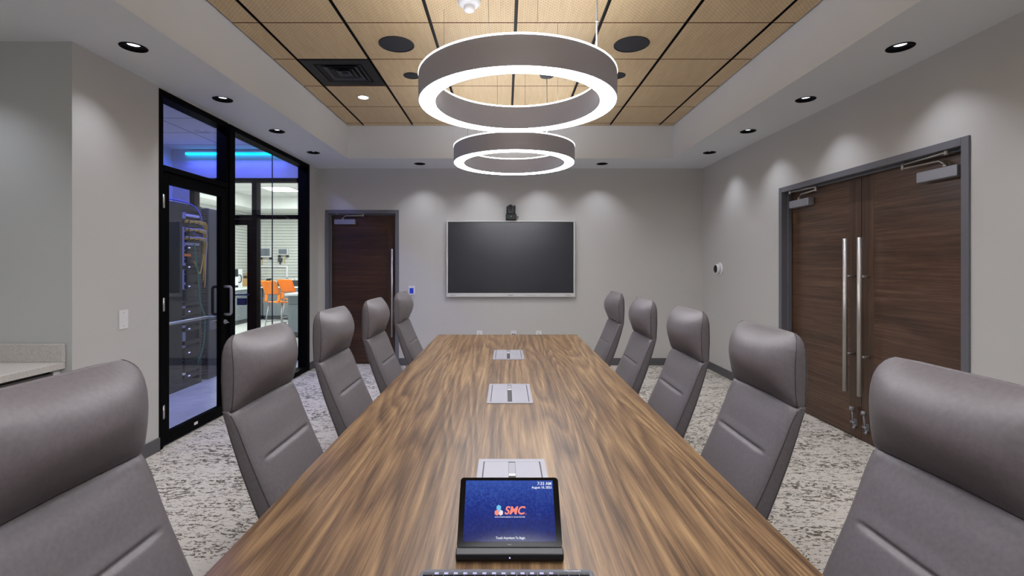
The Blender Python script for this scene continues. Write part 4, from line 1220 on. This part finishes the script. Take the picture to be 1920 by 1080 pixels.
# power boxes flush in the top
def hub(cy, lab):
    cx, hx, hy_ = 0.020, 0.107, 0.18
    cx0 = cx
    t = thing('power_box', lab, 'power box', (cx, cy, TZ), 0, 'table power boxes')
    z0, z1 = TZ + 0.0002, TZ + 0.0035
    f = MB()
    f.box(cx - hx, cx - hx + 0.016, cy - hy_, cy + hy_, z0, z1).box(cx + hx - 0.016, cx + hx, cy - hy_, cy + hy_, z0, z1)
    f.box(cx - hx + 0.016, cx + hx - 0.016, cy - hy_, cy - hy_ + 0.022, z0, z1).box(cx - hx + 0.016, cx + hx - 0.016, cy + hy_ - 0.022, cy + hy_, z0, z1)
    put(f, 'rim', 'hubplate', t)
    put(MB().box(cx - hx + 0.016, cx + hx - 0.016, cy - hy_ + 0.022, cy + hy_ - 0.022, z0, TZ + 0.001), 'well', 'hubdark', t)
    for s in (-1, 1):
        put(MB().box(cx + s * 0.011, cx + s * (hx - 0.0195), cy - hy_ + 0.023, cy + hy_ - 0.023, TZ + 0.001, z1), 'lid', 'hubplate', t)
    put(MB().box(cx - 0.010, cx + 0.010, cy + 0.055, cy + 0.07, TZ + 0.001, z1), 'divider_bar', 'white', t)
    put(MB().box(cx - 0.010, cx + 0.010, cy + 0.075, cy + hy_ - 0.026, TZ + 0.001, TZ + 0.002), 'socket_insert', 'alu', t)
hub(1.40, 'nearest aluminium power box in the table, behind the tablet')
hub(2.40, 'middle one of three aluminium power boxes in the table')
hub(3.43, 'farthest of three aluminium power boxes in the table')

# ------------------------------------------------------------------ tablet on its dock
tw = 0.116
xc = (955.5 - 948) / FOC * 1.07
t = thing('touch_panel', 'black tablet touch panel with lit blue screen', 'tablet', (xc, 1.06, TZ))
ang = math.atan2(0.112, 0.098)
A = Matrix.Translation((xc, 1.058, TZ + 0.018)) @ Matrix.Rotation(ang, 4, 'X')   # local x right, y up the face, z out to viewer
hgt = 0.148
body = MB().prism(rrect(0, hgt / 2, tw, hgt / 2, 0.008), -0.009, 0.0); body.xf(A)
put(body, 'tablet_body', 'tablet', t)
dock = MB()
dock.prism([(0, 0), (0.0, 0)][:0] or rrect(0, 0, 1, 1, 0.1), 0, 1) if False else None
sec = [(1.038, TZ + 0.0005), (1.030, TZ + 0.010), (1.032, TZ + 0.020), (1.046, TZ + 0.0245), (1.058, TZ + 0.020), (1.075, TZ + 0.016), (1.150, TZ + 0.012), (1.155, TZ + 0.0005)]
L_ = [dock.bm.verts.new((xc - tw, y, z)) for y, z in sec]; R_ = [dock.bm.verts.new((xc + tw, y, z)) for y, z in sec]
dock.bm.faces.new(L_); dock.bm.faces.new(list(reversed(R_)))
for i in range(len(sec)):
    j = (i + 1) % len(sec); dock.bm.faces.new((L_[i], L_[j], R_[j], R_[i]))
put(dock, 'dock', 'tabletbase', t, 0.002)
put(MB().box(xc - 0.06, xc + 0.06, 1.125, 1.15, TZ + 0.012, TZ + 0.06), 'stand', 'tabletbase', t)
sw, sh0, sh1 = 0.103, 0.012, 0.141
scr_h = sh1 - sh0
# the screen is a mesh with its own axes so that its picture follows it
sm = bmesh.new()
v = [sm.verts.new(p) for p in ((-sw, -scr_h / 2, 0), (sw, -scr_h / 2, 0), (sw, scr_h / 2, 0), (-sw, scr_h / 2, 0))]
v2 = [sm.verts.new(p) for p in ((-sw, -scr_h / 2, -0.0006), (sw, -scr_h / 2, -0.0006), (sw, scr_h / 2, -0.0006), (-sw, scr_h / 2, -0.0006))]
sm.faces.new(v); sm.faces.new(list(reversed(v2)))
for i in range(4):
    j = (i + 1) % 4; sm.faces.new((v[i], v2[i], v2[j], v[j]))
me = bpy.data.meshes.new('screen'); sm.to_mesh(me); sm.free(); me.materials.append(M['screen'])
so = bpy.data.objects.new('screen', me); C.objects.link(so); so.parent = t
B_ = A @ Matrix.Translation((0, (sh0 + sh1) / 2, 0.0008))
so.matrix_local = Matrix.Translation(-world_off(t)) @ B_
def on_screen(s, size, x, y, m, name, **kw):
    o = text_mesh(s, size, 0.0001, Matrix.Translation((x, y, 0.0006)), name, m, None, **kw)
    o.parent = so
    return o
on_screen('7:33 AM', 0.0098, 0.100, 0.057, 'text', 'clock_text', align='RIGHT', bold=0.0001)
on_screen('August 10, 2023', 0.0072, 0.100, 0.0485, 'text', 'date_text', align='RIGHT', bold=0.0001)
on_screen('Touch Anywhere To Begin', 0.0066, 0.002, -0.0575, 'text', 'prompt_text', bold=0.0001, xs=0.9)
on_screen('SMC', 0.0235, 0.011, -0.002, 'coral', 'logo_letters', shear=0.25, bold=0.0006, xs=1.0)
on_screen('TM', 0.0028, 0.0365, -0.009, 'coral', 'logo_small_letters')
on_screen('OUR KNOWLEDGE IS YOUR POWER', 0.0040, 0.001, -0.0152, 'text', 'motto_text', xs=1.05)
hexes = ((-0.0245, 0.0045, 'skyblue'), (-0.0288, -0.0060, 'coral'), (-0.0200, -0.0060, 'whitemark'))
for hx_, hy2, mm in hexes:
    mb = MB().prism([(hx_ + 0.0058 * math.cos(PI / 6 + k * PI / 3), hy2 + 0.0062 * math.sin(PI / 6 + k * PI / 3)) for k in range(6)], 0.0004, 0.0007 + 0.0001 * (mm == 'skyblue'))
    o = put(mb, 'logo_hexagon', mm, None, local=True); o.parent = so
mb = MB().prism([(-0.0245 + 0.003 * math.cos(PI / 6 + k * PI / 3), -0.0025 + 0.003 * math.sin(PI / 6 + k * PI / 3)) for k in range(6)], 0.0008, 0.0010)
o = put(mb, 'logo_hexagon', 'bluewhite', None, local=True); o.parent = so
text_mesh('lenovo', 0.0030, 0.0001, A @ Matrix.Translation((0, 0.0065, 0.0003)), 'maker_text', 'print_white', t)
put(MB().cyl((xc, 1.0305, TZ + 0.013), (xc, 1.0295, TZ + 0.013), 0.0015, 10), 'indicator_light', 'led', t)

# ------------------------------------------------------------------ keyboard
kx0, kx1 = -0.1715, 0.176
t = thing('keyboard', 'dark grey keyboard at the near edge of the table', 'keyboard', (0.002, 0.92, TZ))
KX = (kx0 + kx1) / 2
kb = MB().prism(rrect(KX, 0.915, (kx1 - kx0) / 2, 0.066, 0.014), 0, 0.012)
for v in kb.bm.verts: v.co.z += TZ + 0.0005 + (0.008 if v.co.z > 0.006 and v.co.y > 0.915 else 0)
put(kb, 'body', 'keyboard', t, 0.002)
def kz(y): return TZ + 0.0125 + 0.008 * min(1, max(0, (y - 0.849) / 0.132))
for r in range(6):
    ky = 0.966 - r * 0.0186 if r else 0.966
    hh = 0.004 if r == 0 else 0.0075
    cy_ = 0.9635 if r == 0 else 0.9655 - 0.0165 * r
    nk = 16 if r == 0 else 15
    step = (kx1 - kx0 - 0.014) / nk
    for c in range(nk):
        x0 = kx0 + 0.007 + c * step
        if r == 5 and 4 <= c <= 8:
            if c > 4: continue
            x1 = x0 + step * 5 - 0.002
        else: x1 = x0 + step - 0.002
        put(MB().box(x0, x1, cy_ - hh, cy_ + hh, kz(cy_) - 0.001, kz(cy_) + 0.0032), 'key', 'keys', t, 0)
for c in range(13):
    x0 = kx0 + 0.03 + c * (kx1 - kx0 - 0.10) / 13
    put(MB().box(x0, x0 + 0.008, 0.9606, 0.9664, kz(0.9635) + 0.0032, kz(0.9635) + 0.0034), 'key_legend', 'skyprint' if False else 'bluewhite', t)
text_mesh('Microsoft', 0.0085, 0.0001, Matrix.Translation((0.135, 0.9738, TZ + 0.0212)) , 'maker_text', 'print_white', t)

# ------------------------------------------------------------------ conference chairs
def interp(tab, z):
    if z <= tab[0][0]: return tab[0][1]
    for (a, va), (b, vb) in zip(tab, tab[1:]):
        if z <= b:
            s = (z - a) / (b - a)
            return va + (vb - va) * s
    return tab[-1][1]
def sm_interp(tab, z):
    w = 0.022
    lo, hi = tab[0][0], tab[-1][0]
    w = max(0.0, min(w, z - lo, hi - z))
    return sum(interp(tab, z + w * (k / 6.0 - 1)) * (1 + math.cos(PI * (k / 6.0 - 1))) for k in range(13)) / sum(1 + math.cos(PI * (k / 6.0 - 1)) for k in range(13))
U0 = 0.60
SEAM = 0.897
FR = [(0.40, 0.785), (0.46, 0.796), (0.52, 0.819), (0.58, 0.848), (0.64, 0.876), (0.70, 0.903), (0.78, 0.937), (0.84, 0.962), (0.897, 0.988)]
FH = [(0.897, 0.985), (0.915, 0.979), (0.94, 0.975), (0.98, 0.972), (1.02, 0.971), (1.06, 0.974), (1.09, 0.980), (1.11, 0.988), (1.125, 0.997), (1.136, 1.006), (1.142, 1.012)]
BK = [(0.40, 0.885), (0.50, 0.915), (0.60, 0.950), (0.70, 0.985), (0.80, 1.014), (0.90, 1.038), (1.0, 1.044), (1.08, 1.042), (1.11, 1.037), (1.13, 1.029), (1.142, 1.017)]
HWt = [(0.40, 0.215), (0.50, 0.230), (0.60, 0.234), (0.75, 0.235), (0.90, 0.237), (1.0, 0.238), (1.06, 0.237), (1.09, 0.234), (1.112, 0.226), (1.128, 0.213), (1.137, 0.200), (1.142, 0.188)]
def back_mesh(z0, z1, n, tab, head):
    mb = MB()
    rings = []
    K = 56
    for i in range(n + 1):
        s = i / n
        z = z0 + (z1 - z0) * s
        if head:  # denser near both ends
            s2 = 0.5 - 0.5 * math.cos(PI * s); z = z0 + (z1 - z0) * s2
        uf = sm_interp(tab, z); ub = interp(BK, z) if z > 1.1 else sm_interp(BK, z); hw = interp(HWt, z)
        cx_, ht = (uf + ub) / 2, (ub - uf) / 2
        ring = []
        for k in range(K):
            w = 2 * PI * k / K
            c, sn = math.cos(w), math.sin(w)
            e = 2 / 4.5
            yy = 0.975 * hw * math.copysign(abs(c) ** (e * 0.7), c)
            dd = ht * math.copysign(abs(sn) ** e, sn)     # + is back, - is front
            wn = yy / hw / 0.975
            off = 0.0
            if dd < 0:
                fr_ = (abs(sn) ** e) * (1 - wn ** 4)
                if head:
                    off += 0.012 * (1 - wn * wn) * (abs(sn) ** e) * math.exp(-((z - z0) / 0.03) ** 2)
                    off -= 0.052 * (1 - wn * wn) * (abs(sn) ** e) * math.sin(PI * min(1, ((z - z0) / 0.245)) ** 1.15)
                else:
                    off -= 0.012 * fr_ * math.sin(PI * min(1, max(0, (z - 0.46) / 0.30)))
                    edge = max(0.0, min(1.0, (0.80 - abs(wn)) / 0.16))
                    dzc = (z - 0.722) / 0.0065
                    off += 0.009 * edge * math.exp(-dzc * dzc)
                    dzt = (z0 + (z1 - z0) - z) / 0.010
                    off += 0.006 * math.exp(-dzt * dzt)
                    off += 0.012 * (1 - wn * wn) * math.exp(-((SEAM - z) / 0.05) ** 2)
                    # tension folds at the outer ends below the head seam
                    tz = (SEAM - z)
                    if tz < 0.16:
                        off += 0.0022 * math.sin(58 * (tz + 0.5 * (1 - abs(wn)))) * max(0, abs(wn) - 0.45) * math.exp(-tz / 0.06) * 2
            # rounded roll-in at the seam
            rr_ = 1.0
            if head and z < z0 + 0.02:
                q = 1 - (z - z0) / 0.02
                rr_ = 1 - 0.012 * q * q
            ring.append(mb.bm.verts.new((U0 - (cx_ + dd * rr_ + off), yy * rr_, z)))
        rings.append(ring)
    for i in range(n):
        for k in range(K):
            j = (k + 1) % K
            f = mb.bm.faces.new((rings[i][k], rings[i][j], rings[i + 1][j], rings[i + 1][k])); f.smooth = True
    # caps
    for ring, up in ((rings[0], 0), (rings[-1], 1)):
        cxm = sum(v.co.x for v in ring) / K; zc_ = ring[0].co.z + (0.003 if up and head else 0)
        inner = [mb.bm.verts.new((cxm + (v.co.x - cxm) * 0.5, v.co.y * 0.6, zc_)) for v in ring]
        for k in range(K):
            j = (k + 1) % K
            f = mb.bm.faces.new((ring[k], ring[j], inner[j], inner[k])); f.smooth = True
        f = mb.bm.faces.new(inner); f.smooth = True
    return mb, rings
def conf_chair():
    t = thing('conference_chair', 'x', 'chair', (0, 0, 0), 0, 'grey leather conference chairs')
    mb, rg = back_mesh(0.42, SEAM, 110, FR, False)
    seams = []
    K = 56
    def seam_line(rg_, kk, lift):
        return [Vector(r[kk].co) for r in rg_[2:-1:3]]
    lines = [seam_line(rg, kk, 0) for kk in (2, 26, 30, 54)]
    put(mb, 'backrest', 'leather', t, local=True)
    mb, rh = back_mesh(SEAM, 1.142, 60, FH, True)
    lines_h = [seam_line(rh, kk, 0) for kk in (2, 26, 30, 54)]
    hd = put(mb, 'headrest', 'leather', t, local=True)
    sm_ = MB()
    for L in lines + lines_h: sm_.tube([p for p in L], 0.0016, 6)
    put(sm_, 'stitching', 'stitch', t, local=True, kind='stuff')
    # seat
    seat = MB()
    n = 14
    def sp(u, v):
        x = 0.23 - 0.44 * u
        edge = max(abs(v) ** 6, abs(2 * u - 1) ** 6)
        return x, v * 0.245, 0.465 - 0.03 * edge + 0.012 * math.sin(PI * u)
    K2 = 40
    prev = []
    for lev, (sc, zz) in enumerate(((0.90, 0.385), (0.985, 0.395), (1.0, 0.42), (0.99, 0.455), (0.93, 0.475), (0.6, 0.482), (0.2, 0.484))):
        ring = []
        for k in range(K2):
            w = 2 * PI * k / K2; c, s = math.cos(w), math.sin(w)
            ring.append(seat.bm.verts.new((0.02 + 0.235 * sc * math.copysign(abs(c) ** 0.45, c), 0.245 * sc * math.copysign(abs(s) ** 0.45, s), zz)))
        if prev:
            for k in range(K2):
                j = (k + 1) % K2
                f = seat.bm.faces.new((prev[k], prev[j], ring[j], ring[k])); f.smooth = True
        else: seat.bm.faces.new(list(reversed(ring)))
        prev = ring
    seat.bm.faces.new(prev)
    put(seat, 'seat', 'leather', t, local=True)
    put(MB().box(-0.20, -0.12, -0.05, 0.05, 0.37, 0.386).box(-0.255, -0.18, -0.045, 0.045, 0.37, 0.50).box(-0.13, 0.12, -0.09, 0.09, 0.355, 0.386), 'mechanism', 'blackmetal', t, local=True)
    put(MB().cyl((0, 0, 0.22), (0, 0, 0.36), 0.016, 20).cyl((0, 0, 0.09), (0, 0, 0.24), 0.026, 20), 'gas_lift', 'alu', t, local=True)
    put(MB().cyl((0, 0, 0.075), (0, 0, 0.12), 0.045, 24), 'base_hub', 'alu', t, local=True)
    for k in range(5):
        a = 2 * PI * k / 5 + 0.3
        c, s = math.cos(a), math.sin(a)
        lg = put(MB().tube([(0.03 * c, 0.03 * s, 0.10), (0.15 * c, 0.15 * s, 0.095), (0.27 * c, 0.27 * s, 0.075)], 0.017, 10), 'leg', 'alu', t, local=True)
        put(MB().cyl((0.265 * c - 0.02 * s, 0.265 * s + 0.02 * c, 0.027), (0.265 * c + 0.02 * s, 0.265 * s - 0.02 * c, 0.027), 0.027, 18).cyl((0.265 * c, 0.265 * s, 0.03), (0.265 * c, 0.265 * s, 0.078), 0.009, 10), 'caster', 'black', lg, local=True)
    return t
ch = conf_chair()
CY = [1.06, 1.86, 2.62, 3.36, 4.2]
pos_words = ['nearest the camera', 'second from the camera', 'third from the camera', 'fourth from the camera', 'farthest from the camera']
RXs = [0.587, 0.589, 0.581, 0.552, 0.546]
LXs = [-0.541, -0.502, -0.525, -0.503, -0.490]
LYs = [1.02, 1.81, 2.62, 3.37, 4.2]
RR = [0, 0, 0, 0, 0]
LR = [0, 0, 0, 0, 0]
for i in range(5):
    lab = 'grey leather high back chair on the %s side of the table, ' + pos_words[i]
    if i == 0:
        ch.location = (RXs[0], CY[0], 0); ch.rotation_euler = (0, 0, PI + math.radians(RR[0])); ch['label'] = lab % 'right'
    else:
        dup(ch, (RXs[i], CY[i], 0), PI + math.radians(RR[i]), lab % 'right')
    dup(ch, (LXs[i], LYs[i], 0), math.radians(LR[i]), lab % 'left')
